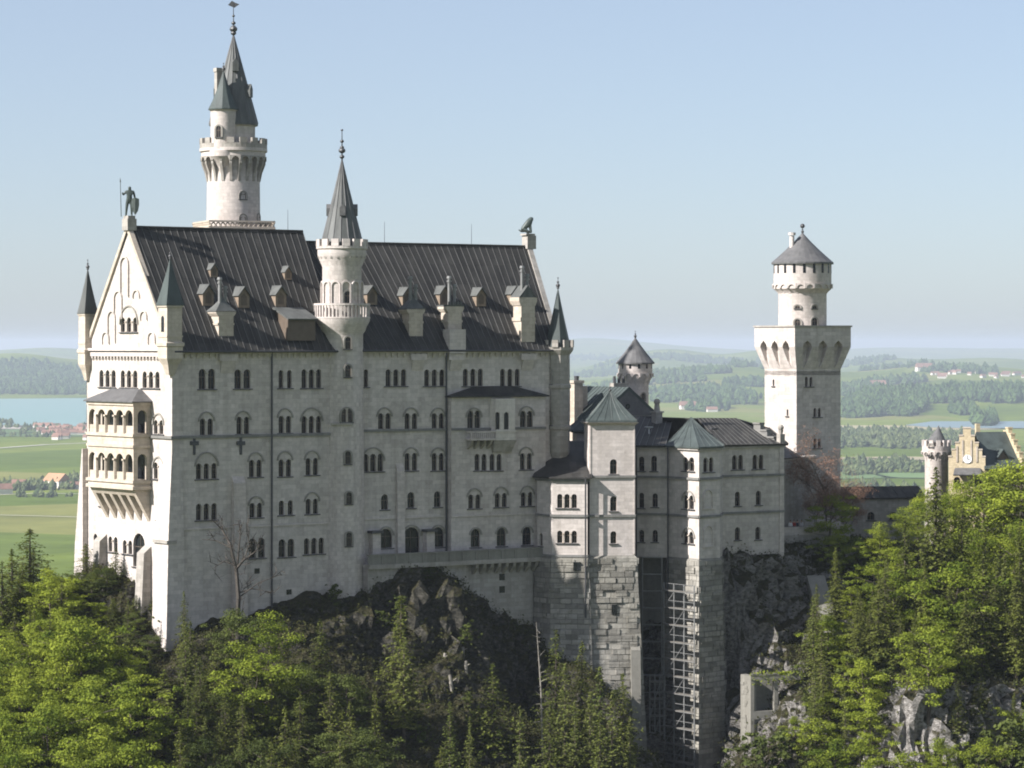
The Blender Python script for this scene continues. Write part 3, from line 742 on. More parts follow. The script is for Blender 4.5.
def stair_tower():
    D = 355.0; c = xy(342, D); r = 2.55
    root = empty('stair_tower', c + Z*-32, 'slender stair tower with balcony and dark cone, at the bend of the long wall', 'tower')
    z = lambda py: zz(py, D)
    b = MB()
    b.lathe(c, [(r + .35, -38), (r + .1, z(520)), (r + .02, z(430)), (r, z(425)), (r - .05, z(345)), (r - .05, z(334)), (r + .2, z(331)), (r + .35, z(327)), (r + .75, z(321)), (r + .75, z(318.5))], 40)
    b.lathe(c, [(r - .22, z(319)), (r - .22, z(267)), (r + .25, z(258)), (r + .35, z(255)), (r + .35, z(250)), (r + .5, z(249)), (r + .5, z(246.5))], 40)
    b.build('shaft', M['stone'], root, True)
    t = MB(); k = 16; rr = r + .28
    t.lathe(c, [(r + .8, z(305.5)), (r + .8, z(303.5)), (r + .5, z(303.5)), (r + .5, z(305.5))], 40, cap=False)
    t.lathe(c, [(r + .8, z(318.7)), (r + .8, z(317)), (r + .5, z(317)), (r + .5, z(318.7))], 40, cap=False)
    for i in range(44):
        a = 2*PI*i/44; q = Vector((c.x + (r + .65)*math.cos(a), c.y + (r + .65)*math.sin(a), z(317.2)))
        wd = .42 if i % 11 == 0 else .2
        t.cbox(q, .2, wd, z(305.3) - z(317.2), math.degrees(a))
    t.build('balustrade', M['stone2'], root)
    ar = MB()
    for i in range(12):
        ar = MB(); a = -90 + (i + .5)*30; w_ = Wall(arc_pt(c, r - .26, a, 0), a + 90); lancet_ring(ar, w_, 0, z(303.6), z(281) - z(303.6), 1.22, .17, .2, 8); ar.build('blind_niche', M['stone2'], root)
    cr = MB(); crenels(cr, c, r + .34, z(246.6), 14, .88, z(239.5) - z(246.6), .34); cr.build('battlement', M['stone2'], root)
    cr = MB(); corbels_ring(cr, c, r - .2, z(262), z(255.5), 22, .24, .4); cr.build('corbel_ring', M['greystone'], root)
    sp = MB(); pyramid(sp, [arc_pt(c, r - .02, 22.5*i, z(245)) for i in range(16)], c + Z*z(160), .05, .3, 1); so = sp.build('spire', [M['spire'], M['slate']], root)
    for a in (-85, 5, 185, 95):
        dm = MB(); q = arc_pt(c, 1.5, a, z(216)); u = dirv(a); v = dirv(a + 90); h = .35
        dm.prism([q + u*.35 - v*h, q + u*.35 + v*h, q + u*.35 + v*h + Z*.9, q + u*.35 + Z*1.4, q + u*.35 - v*h + Z*.9], -u*.9); dm.build('spire_dormer', M['slate'], so)
    f = MB(); finial(f, c + Z*z(160.5), z(129) - z(160), .2); f.build('finial', M['iron'], root)
    for px, yt, yb, n, h in ((348, 337, 349, 1, None), (348, 365, 377, 1, None), (347, 408, 422, 2, None), (348, 451, 464, 1, None), (349, 492, 504, 1, None), (349, 532, 546, 1, None)):
        tower_window(root, c, r + .05 + max(0, yb - 430)*.0011, px, yt, yb, D, n, .62 if n == 1 else .5, None, .75)
    tower_window(root, c, r - .2, 347.5, 291, 303, D, 1, .75)
    lg = MB(); w_ = Wall(arc_pt(c, r - .1, -87, 0), 3); w_.bx(lg, -1.35, 1.35, z(424.3), z(422.3), 0, .35); lg.build('ledge', M['greystone'], root)
    return root

def north_tower():
    D = 381.0; c = xy(233.5, D); r = 3.35; z = lambda py: zz(py, D)
    root = empty('round_tower', c + Z*-30, 'tallest round tower behind the roof, with battlements, side turret and pointed spire', 'tower')
    b = MB(); b.lathe(c, [(r + .1, -34), (r + .05, z(222)), (r, z(183)), (r, z(160)), (r + .72, z(157)), (r + .72, z(153)), (r + .95, z(152)), (r + .95, z(149)), (.5, z(149))], 40)
    b.build('shaft', M['stone2'], root, True)
    cb = MB(); corbels_ring(cb, c, r, z(182), z(157), 20, .34, .72); cb.build('machicolation', M['greystone'], root)
    br = MB(); br.lathe(c, [(r + .92, z(149.5)), (r + .92, z(144.5)), (r + .55, z(144.5)), (r + .55, z(149.5))], 40, cap=False); crenels(br, c, r + .74, z(144.6), 16, .92, z(139) - z(144.6), .36); br.build('battlement', M['greystone'], root)
    dr = MB(); dr.lathe(c, [(2.75, z(150)), (2.75, z(127)), (3.0, z(126)), (3.0, z(123.5))], 32); dr.build('drum', M['stone'], root, True)
    sp = MB(); pyramid(sp, [arc_pt(c, 3.12, 22.5*i, z(124)) for i in range(16)], c + Vector((0, 0, z(35))), .0, .25, 1); so = sp.build('spire', [M['spire'], M['slate']], root)
    for a, py in ((-20, 98), (170, 98), (-75, 72)):
        dm = MB(); rr = 3.12*(1 - (124 - py)/89)*1.0; q = arc_pt(c, rr - .2, a, z(py)); u = dirv(a); v = dirv(a + 90); h = .4
        dm.prism([q + u*.5 - v*h, q + u*.5 + v*h, q + u*.5 + v*h + Z*1.1, q + u*.5 + Z*1.7, q + u*.5 - v*h + Z*1.1], -u*1.1); dm.build('spire_dormer', M['spire'], so)
    f = MB(); finial(f, c + Z*z(35.5), z(15) - z(35), .24); f.tube(c + Z*z(16), c + Z*z(3), .06, .04, 5)
    q = c + Z*z(5); f.prism([q + Vector((-.7, 0, 0)), q + Vector((.1, 0, -.35)), q + Vector((.75, 0, .1)), q + Vector((.2, 0, .3)), q + Vector((-.2, 0, .55))], Vector((0, .08, 0))); f.build('finial', M['iron'], root)
    # side turret
    tc = xy(223.5, D - 2.5); tr = 1.62; tt = MB()
    tt.lathe(tc, [(.12, z(186)), (.35, z(182)), (.6, z(176)), (.75, z(170)), (1.15, z(164)), (tr + .2, z(158)), (tr + .2, z(152)), (tr, z(151)), (tr, z(113)), (tr + .15, z(112)), (tr + .15, z(110))], 28)
    to = tt.build('side_turret', M['stone2'], root, True)
    s2 = MB(); pyramid(s2, [arc_pt(tc, tr + .3, 30*i, z(110.5)) for i in range(12)], tc + Z*z(72), .28, .15); s2.build('spire', M['copper'], to)
    f = MB(); finial(f, tc + Z*z(73), 1.0, .12); f.build('finial', M['iron'], to)
    tower_window(to, tc, tr, 218.8, 126, 137, D - 2.5, 1, .6)
    ch = MB(); p = xy(218.5, D); ch.cbox(p + Z*z(112), .8, .8, z(72) - z(112), 30); ch.cbox(p + Z*z(72), 1.0, 1.0, .5, 30); ch.build('chimney', M['greystone'], root)
    tower_window(root, c, r, 243, 192, 199, D, 1, .7); tower_window(root, c, r, 243, 214.5, 222, D, 1, .7); tower_window(root, c, r, 257, 214.5, 222, D, 1, .7)
    # lattice-railed platform around the foot
    pf = MB(); hw = 4.3; u = dirv(20); v = dirv(110)
    for a, b_, L in ((-u*hw - v*hw, u, 2*hw), (u*hw - v*hw, v, 2*hw), (u*hw + v*hw, -u, 2*hw), (-u*hw + v*hw, -v, 2*hw)):
        o = c + a; nn = Vector((b_.y, -b_.x, 0))
        pf.box(o + Z*z(230) , b_*L, -nn*.25, Z*.3); pf.box(o + Z*z(223.5), b_*L, -nn*.25, Z*.22)
        k = 14
        for i in range(k):
            p0 = o + b_*(L*i/k) - nn*.12 + Z*z(229.5); p1 = o + b_*(L*(i+1)/k) - nn*.12 + Z*z(223.4)
            pf.tube(p0, p1, .09, .09, 4); pf.tube(Vector((p0.x, p0.y, p1.z)), Vector((p1.x, p1.y, p0.z)), .09, .09, 4)
    pf.prism([c - u*hw - v*hw + Z*z(236), c + u*hw - v*hw + Z*z(236), c + u*hw + v*hw + Z*z(236), c - u*hw + v*hw + Z*z(236)], Z*(z(230.2) - z(236)))
    pf.build('platform', M['cream'], root)
    return root

palace_west(); palace_east(); stair_tower(); north_tower()

# gallery walk along the foot of the long wall
def gallery():
    s = Wall(B, T2); off = 2.9; g = s.shifted(off)
    u0, u1 = g.hit(369, 555)[0], g.hit(541, 550)[0]
    root = empty('gallery_walk', s.pt((u0+u1)/2, -29), 'grey stone walkway with panelled parapet along the foot of the long wall', 'walkway')
    zf = g.hit(450, 561)[1]; zp = g.hit(450, 552.5)[1]
    b = MB(); s.bx(b, u0, u1, zf - .55, zf - .05, .05, off + .1); b.build('floor_slab', M['greystone'], root)
    b = MB(); s.bx(b, u0, u1, zf - .05, zp, off - .3, off); s.bx(b, u0 - .1, u1 + .1, zp, zp + .16, off - .38, off + .1)
    n = 13
    for i in range(n + 1): u = u0 + i*(u1 - u0)/n; s.bx(b, u - .16, u + .16, zf - .02, zp - .02, off, off + .09)
    s.bx(b, u1 - .3, u1, zf - .05, zp + .02, 1.1, off - .3); b.build('parapet', M['concrete'], root)
    for i in range(9):
        u = g.hit(478, 560)[0] + i*(u1 - .5 - g.hit(478, 560)[0])/8
        c = MB(); c.prism([s.pt(u - .2, zf - .55, 1.7), s.pt(u - .2, zf - .55, off - .05), s.pt(u - .2, zf - 1.0, off - .2), s.pt(u - .2, zf - 1.9, 1.7)], s.u*.4); c.build('corbel', M['greystone'], root)
    w_ = MB(); u2 = g.hit(470, 600)[0]
    s.bx(w_, u2, u1 - .4, -39, zf - .56, 1.0 + .02, 1.75)
    s.bx(w_, u0, g.hit(412, 570)[0], zf - 3.4, zf - .56, .05, off - .3); s.bx(w_, g.hit(412, 570)[0], u2, zf - 4, zf - .56, .05, off - .7); w_.build('substructure', M['greystone'], root)
    for px, py in ((502, 577), (502, 589.5)):
        uu, z0 = s.shifted(1.75).hit(px, py); v = MB(); s.bx(v, uu - .4, uu + .4, z0 - .4, z0 + .4, 1.5, 1.765); v.build('vent', M['glass'], root)
    for px, yt in ((373, 533), (427, 531.5)):       # two small stone sheds on the walk
        u, z1 = s.hit(px, yt); k = MB(); s.bx(k, u - .55, u + .55, zf - .04, z1, .02, .9); o = k.build('porch', M['stone2'], root)
        kr = MB(); s.bx(kr, u - .8, u + .8, z1 + .01, z1 + .3, .02, 1.2); kr.build('porch_roof', M['iron'], o)
gallery()
# ------------------------------------------------------------------ the buildings east of the palace
def poly_building(root, pts, z0, z1, wins, courses=(), mat='stone', closed=True, name='wall', cmat='ledge', out=.2):
    """pts: plan corners running from the picture's left to right, then round the back; wins[i] = windows on wall i."""
    mb = MB(); walls = []; cs = MB()
    n = len(pts)
    for i in range(n):
        a, b = pts[i], pts[(i+1) % n]; w_ = Wall.between(a, b); walls.append(w_)
        for args in wins.get(i, ()): w_.win(*args)
        w_.panel(mb, [(0, z0), (w_.len, z0), (w_.len, z1), (0, z1)])
    mb.add([p + Z*z1 for p in pts], [tuple(range(n))])
    o = mb.build(name, M[mat], root)
    for w_ in walls: w_.windows(root)
    for zc in courses:
        for i, w_ in enumerate(walls):
            if i < n//2 + 2: w_.bx(cs, -.12, w_.len + .12, zc - .15, zc + .13, .01, out)
    if courses: cs.build('string_course', M[cmat], root)
    return walls
def offset_poly(pts, d):
    n = len(pts); out = []
    for i in range(n):
        p, a, b = pts[i], pts[i-1], pts[(i+1) % n]
        e1 = (p - a).normalized(); e2 = (b - p).normalized(); n1_ = Vector((e1.y, -e1.x, 0)); n2_ = Vector((e2.y, -e2.x, 0))
        m_ = (n1_ + n2_); m_ = m_/max(m_.length, .3); out.append(p + m_*d/max(m_.dot(n1_), .4))
    return out
def stone_base(root, pts, ztop, zbot, d0=.18, d1=1.0, mat='rustic', step=True):
    b = MB(); a0 = offset_poly(pts, d0); a1 = offset_poly(pts, d1)
    b.loft([[p + Z*zbot for p in a1], [p + Z*(ztop - .25) for p in a0], [p + Z*ztop for p in offset_poly(pts, .01)]])
    # quoins and blocks standing proud so that the masonry casts real shadows
    rnd = random.Random(int(ztop*100) + len(pts))
    n = len(pts)
    for i in range(n//2 + 1):
        p0, p1 = a0[i], a0[(i+1) % n]; q0, q1 = a1[i], a1[(i+1) % n]; L = (p1 - p0).length; hgt = .78
        w_ = Wall.between(p0, p1)
        rows = int((ztop - zbot)/hgt)
        for r_ in range(rows):
            z = ztop - .3 - (r_+1)*hgt
            t = (ztop - z)/(ztop - zbot); u = (r_ % 2)*.7 - rnd.random()*.2
            while u < L - .5:
                L_ = 1.0 + rnd.random()*.8
                if rnd.random() < .7:
                    a_ = max(u, .02); e_ = min(u + L_ - .08, L - .02)
                    if e_ - a_ > .25:
                        pr = rnd.uniform(.03, .2); f = (d1 - d0)*t
                        w_.bx(b, a_, e_, z + .05, z + hgt - .04, f - .35, f + pr)
                u += L_
    return b.build('stone_base', M[mat], root)

# --- low corner pavilion beside the palace
def pavilion():
    pts = [xy(537, 366.8), xy(552, 364.5), xy(587.5, 364), xy(588, 384), xy(545, 390)]
    root = empty('corner_pavilion', pts[1] + Z*-38, 'low corner pavilion with dark lean-to roof and triple windows, tucked beside the palace', 'castle building')
    zl = zz(556.5, 364.5); z1 = zz(478.5, 364.5)
    poly_building(root, pts, zl, z1, {1: [(567, 494, 508, 3, None, .55, .82), (567, 531, 543, 3, None, .55, .82)], 0: [(541, 533, 546, 1, None, .5)]}, (zz(515.5, 364.5), zl + .1, z1 - .2))
    stone_base(root, pts, zl, -50, .2, .9)
    rf = MB(); e = offset_poly(pts, .55); ap = [P(561, 441, 377.5), P(592, 441, 377.5)]
    E = [p + Z*z1 for p in e]
    rf.loft([[p - Z*.0 for p in E], [p + Z*.18 for p in E], [ap[0] - Vector((1.2, 1.5, 0)) , ap[0] - Vector((.6, 2.2, 0)), ap[1] + Vector((-.5, -2.2, 0)), ap[1] + Vector((0, 1, 0)), ap[0] + Vector((0, 1, 0))]])
    rf.build('roof', M['roof'], root)
    v = MB(); w_ = Wall.between(pts[1], pts[2]); u, z0 = w_.hit(577, 566); w_.bx(v, u - .4, u + .4, z0 - .5, z0 + .5, 0, .5); v.build('vent', M['glass'], root)
    dp = MB(); p = pts[2] + Vector((-.25, -.45, 0)); dp.tube(p + Z*z1, p + Z*(zl - 8), .1, .1, 6); dp.build('drainpipe', M['iron'], root)
pavilion()

# --- square pavilion tower with green hipped roof
def pavilion_tower():
    a = xy(590, 364.6); u = dirv(6); v = dirv(96); W_ = 5.45
    pts = [a + v*W_, a, a + u*W_, a + u*W_ + v*W_]
    root = empty('pavilion_tower', a + Z*-45, 'pale square tower with flared green hipped roof on a rough stone base', 'tower')
    z1 = zz(421.5, 362); zl = zz(557, 362)
    ws = poly_building(root, pts, zl, z1, {1: [(613.5, 459, 474, 1, None, .75), (613.5, 496, 511, 1, None, .7), (613.5, 531, 543.5, 1, None, .65)]}, (zz(477.5, 362), zz(517, 362)), 'stone2')
    w_ = ws[1]; ed = MB()
    for uu in (.0, W_): w_.bx(ed, uu - .12 if uu else -.06, uu + .06 if uu else .12, zl + .1, z1 - .02, .0, .06)
    ed.build('quoin', M['stone2'], root)
    stone_base(root, pts, zl, -52, .25, 1.5)
    e = offset_poly(pts, .28); c = a + (u + v)*W_/2
    rf = MB(); ap = P(610, 391, c.y)
    pyramid(rf, [p + Z*(z1 + .05) for p in e], ap, .22, .22, 6); rf.build('roof', [M['copper'], M['copper']], root)
    ev = MB(); e2 = offset_poly(pts, .5); ev.loft([[p + Z*(z1 - .5) for p in offset_poly(pts, .08)], [p + Z*(z1 - .2) for p in e2]]); ev.build('cornice', M['stone2'], root)
    f = MB(); finial(f, ap - Z*.3, 1.2, .09); f.build('finial', M['iron'], root)
    for py in (583, 609): 
        v_ = MB(); uu, z0 = w_.hit(613.5, py); w_.bx(v_, uu - .32, uu + .32, z0 - .6, z0 + .6, .3, .25 + 1.25*(zl - z0)/(zl + 52) + .16); v_.build('vent', M['glass'], root)
    b = MB(); w0 = Wall.between(pts[1], pts[2])
    for u0, o0, o1, zt in ((-.9, -.4, .9, zz(560, 361)), (W_ - .6, 1.0, 1.9, zz(640, 361))):
        b.prism([w0.pt(u0, -55, -.5), w0.pt(u0, -55, o1 + 1.0), w0.pt(u0, zt - 1.5, o0 + .3), w0.pt(u0, zt, -.5)], w0.u*1.15)
    b.build('buttress', M['concrete'], root)
pavilion_tower()

# --- half hidden turret with green roof behind that tower
def green_turret():
    c = xy(593, 383); pts = [c + Vector((x, y, 0)) for x, y in ((-2.6, 1.5), (-2.1, -2.2), (2.5, -2.6), (2.5, 2.4))]
    root = empty('stair_turret', c + Z*-30, 'small pale turret with green tent roof, half hidden behind the square pavilion tower', 'turret')
    z1 = zz(431, 381); poly_building(root, pts, -38, z1, {1: [(581, 443, 457, 1, None, .8)]}, (zz(432, 381),))
    rf = MB(); pyramid(rf, [p + Z*(z1 + .1) for p in offset_poly(pts, .8)], P(602, 393, 384), .35, .2, 5); rf.build('roof', [M['copper'], M['copper']], root)
green_turret()

# --- knights' house with cross gable
def cross_house():
    D = 392; o = xy(599, D); u = dirv(33); v = dirv(123); W_ = 9.2; L = 12.0
    pts = [o + v*L, o, o + u*W_, o + u*W_ + v*L]
    root = empty('knights_house', o + Z*-30, 'long house with pale green roof and grey slate gable, behind the pavilion tower', 'castle building')
    z1 = zz(416, D); zr = zz(387, D + 3)
    poly_building(root, pts, -38, z1, {}, (z1 - .2,))
    ga = MB(); w_ = Wall.between(pts[1], pts[2])
    ga.prism([w_.pt(-.3, z1 + .02, .02), w_.pt(W_ + .3, z1 + .02, .02), w_.pt(W_/2, zr - .1, .02)], w_.n*.25); go = ga.build('gable', M['slate'], root)
    rv = MB(); rv.tube(w_.pt(W_/2 - .2, z1 + 1.2, .2), w_.pt(W_/2 - .2, z1 + 1.2, .32), .35, .35, 12); rv.build('round_window', M['glass'], go)
    rf = MB(); m0 = o + u*W_/2
    seam_roof(rf, o - u*.6 + Z*(z1 - .3) - v*.3, o - u*.6 + v*L + Z*(z1 - .3), m0 + v*L + Z*zr, m0 - v*.3 + Z*zr, .8)
    seam_roof(rf, o + u*(W_ + .6) + v*L + Z*(z1 - .3), o + u*(W_ + .6) - v*.3 + Z*(z1 - .3), m0 - v*.3 + Z*(zr - .02), m0 + v*L + Z*(zr - .02), .8)
    rf.build('roof', [M['copper'], M['copper']], root)
    ch = MB(); p = P(576.5, 410, 396); ch.cbox(p - Z*4, 1.25, 1.25, 4 + zz(383, 396) - p.z, 25); ch.cbox(Vector((p.x, p.y, zz(383, 396))), 1.55, 1.55, .35, 25); co = ch.build('chimney', M['cream'], root)
    f = MB(); f.tube(Vector((p.x, p.y, zz(382, 396))), Vector((p.x, p.y, zz(376, 396))), .3, .34, 8); f.build('flue', M['iron'], co)
    q = xy(583, 397); c2 = MB(); c2.cbox(q + Z*(zz(400, 397) - 2), .9, .9, zz(386, 397) - zz(400, 397) + 2, 25); c2.build('chimney', M['cream'], root)
    c3 = MB(); q = xy(619, 399); c3.cbox(q + Z*(zz(392, 399) - 2), 2.4, 1.0, 3.2, 33); co = c3.build('chimney', M['greystone'], root)
    for k in range(3):
        f = MB(); s_ = q + u*(k - 1)*.75; zb = zz(392, 399) + 1.2; f.tube(s_ + Z*(zb - .1), s_ + Z*(zb + .9), .22, .18, 8); f.build('flue', M['iron'], co)
    st = MB(); q = xy(657, 384); zb = zz(419, 384)
    st.cbox(q + Z*(zb - 2.5), 1.0, 1.0, 3.3, 33); st.cbox(q + Z*(zb + .8), 1.3, 1.3, .2, 33); st.tube(q + Z*(zb + 1), q + Z*(zb + 1.9), .42, .3, 8); st.ball((q.x, q.y, zb + 2.2), .42, 8); st.build('chimney', M['greystone'], root)
cross_house()

# --- wing with a polygonal bay
def bower_wing():
    p0 = xy(630, 373.2); p1 = xy(667.5, 371.8); p2 = xy(699, 366.8); p3 = xy(719.8, 369.4); p3b = xy(722.5, 374.2); d5 = dirv(33)
    k = (783.5 - CX)/F; t = (k*p3b.y - p3b.x)/(d5.x - k*d5.y); p4 = p3b + d5*t
    nb_ = Vector((-d5.y, d5.x, 0))
    pts = [p0, p1, p2, p3, p3b, p4, p4 + nb_*9.5, p0 + Vector((1.5, 13, 0))]
    root = empty('bower_wing', p2 + Z*-40, 'three-storey pale wing with faceted bay and grey seamed roof, above the scaffolding', 'castle building')
    z1 = zz(446, 370); zl = zz(557, 370)
    W_ = {0: [(641.5, 456.5, 471, 1, None, .6), (654, 456, 471, 1, None, .6), (641.5, 493, 508, 1, None, .55), (655, 493, 507, 1, None, .6), (641.5, 530, 542, 1, None, .55), (655, 530, 542, 1, None, .6)],
          1: [(688.5, 457, 471, 2, None, .85, 1.15), (688.5, 495, 509, 2, 490.5, .8, 1.1), (688.5, 531, 543.5, 2, 527, .8, 1.1)],
          2: [(708.5, 457, 472, 2, None, .7, .95)],
          4: [(737.5, 455.5, 469.5, 2, None, .62, .9), (758, 455, 469, 2, None, .62, .9), (737.5, 492, 506, 1, None, .68), (758.5, 491, 505, 1, None, .7), (737.5, 527.5, 540, 1, None, .68), (758, 526.5, 539.5, 1, None, .7)]}
    ws = poly_building(root, pts, zl - .2, z1, W_, (zz(478, 369.5), zz(515.5, 369.5)), 'stone')
    for yb, yt in ((508, 489), (546, 525)):
        nm = MB(); u, z0 = ws[2].hit(708, yb); lancet_ring(nm, ws[2], u, z0, ws[2].hit(708, yt)[1] - z0, 1.75, .16, .12); ws[2].bx(nm, u - 1, u + 1, z0 - .16, z0, 0, .16); nm.build('blind_window', M['stone'], root)
    c = MB()
    for i in range(6): ws[i].bx(c, -.15, ws[i].len + .15, z1 - .45, z1 - .02, .01, .28)
    c.build('cornice', M['greystone'], root)
    pl = MB(); ws[4].bx(pl, ws[4].len - .7, ws[4].len + .02, -28, z1 - .5, .0, .12); pl.build('pilaster', M['stone2'], root)
    # rusticated base of the bay, down into the gully
    q = [p1 + Vector((.05, 0, 0)), p2, p3 + Vector((0, .05, 0)), p3b + Vector((.3, 3, 0)), p1 + Vector((.2, 6, 0))]
    stone_base(root, q, zl, -58, .15, 1.0)
    # roofs
    ef = [p + Z*(z1 - .02) for p in offset_poly(pts, .45)]
    rA = P(640, 416, 387); rB = P(693, 418, 382); rC = P(736, 418, 385); rD = P(752, 427.5, 387); rE = P(769, 427.5, 388)
    r = MB(); seam_roof(r, ef[0], ef[1], P(672, 421, 385), rA, .8, .22)
    seam_roof(r, ef[4] - (ef[5]-ef[4])*.06, ef[4].lerp(ef[5], .72), rC, rB + Vector((.6, .5, 0)), .75, .22)
    seam_roof(r, ef[4].lerp(ef[5], .66), ef[5], rE, rD, .75, .24)
    slab(r, ef[4].lerp(ef[5], .70), ef[4].lerp(ef[5], .76), P(757, 427, 388), rC + Vector((0, .1, -.05)), .2)
    for a, b in ((rA, rB), (rB, rC), (rC, rE)):   # far slopes
        slab(r, a - Z*.02, b - Z*.02, b + Vector((-3, 7, -4.5)), a + Vector((-3, 7, -4.5)), .2)
    r.build('roof', [M['roof'], M['seam']], root)
    br = MB(); ring = [ef[1], ef[2], ef[3], ef[4] + Vector((-.1, 1.5, 0)), ef[1] + Vector((.2, 5, 0))]
    pyramid(br, [p + Z*.03 for p in ring], P(691, 417.5, 376), .12, .2, 4); br.build('bay_roof', [M['copper'], M['copper']], root)
    dish = MB(); dq = P(649, 430, 378.5); dish.lathe(dq, [(.02, dq.z + .15), (.55, dq.z + .35), (.6, dq.z + .4)], 14); dish.tube(dq - Z*1.5, dq + Z*.2, .06); dish.build('dish_aerial', M['white'], root)
    v = MB(); q_ = P(713, 432, 379.3); v.cbox(q_ - Z*.6, 1.0, .8, 1.1, 33); v.build('roof_vent', M['iron'], root)
    # stepped end gable
    g = MB(); nd = nb_
    for i, (t0, t1, py) in enumerate(((.0, 1.3, 445), (1.3, 2.8, 438), (2.8, 4.2, 431), (4.2, 5.6, 424), (5.6, 7.2, 431), (7.2, 9.3, 440))):
        ztop = zz(py, p4.y + (t0 + t1)/2); q_ = p4 + nd*t0 - d5*.45
        g.box(q_ + Z*(z1 - .3), d5*.6, nd*(t1 - t0), Z*(ztop - z1 + .3)); g.box(q_ - d5*.12 + Z*ztop, d5*.84, nd*(t1 - t0 + .06), Z*.22)
    g.build('stepped_gable', M['ledge'], root)
    pn = MB(); q_ = p4 - d5*.2 + nd*.3; zb = z1; pn.cbox(q_ + Z*zb, .75, .75, 1.2, 33); pn.tube(q_ + Z*(zb + 1.2), q_ + Z*(zb + 1.7), .25, .34, 8); pn.ball((q_.x, q_.y, zb + 2.0), .4, 8); pn.build('pinnacle', M['greystone'], root)
    for i, (px, off) in enumerate(((635.5, .2), (667, .25))):
        dp = MB(); p = xy(px + .8, 372.7 if i == 0 else 371.2); dp.tube(p + Z*z1, p + Z*zz(600, 375), .09, .09, 6); dp.build('drainpipe', M['iron'], root)
    # recess under the left bays
    b = MB(); b.prism([p0 + Vector((0, -.25, 0)), p1 + Vector((0, -.2, 0)), p1 + Vector((0, 1, 0)), p0 + Vector((0, 1, 0))], Z*0.3)
    lo = MB(); q6 = [p + Vector((0, 3.2 if i < 2 else 0, 0)) for i, p in enumerate([p0, p1])]
    lo.box(q6[0] + Z*-58, q6[1] - q6[0] + Vector((.5, 0, 0)), Vector((0, .8, 0)), Z*(zl + 58 - .3)); 
    lo.prism([p + Z*-58 for p in (p3b + Vector((.3, .2, 0)), p4 + Vector((-.3, .3, 0)), pts[6], pts[7] + Vector((0, -4, 0)))], Z*(zl + 57.7)); lo.build('lower_wall', M['concrete'], root)
    return p4, d5, nb_
WP4, WD5, WNB = bower_wing()

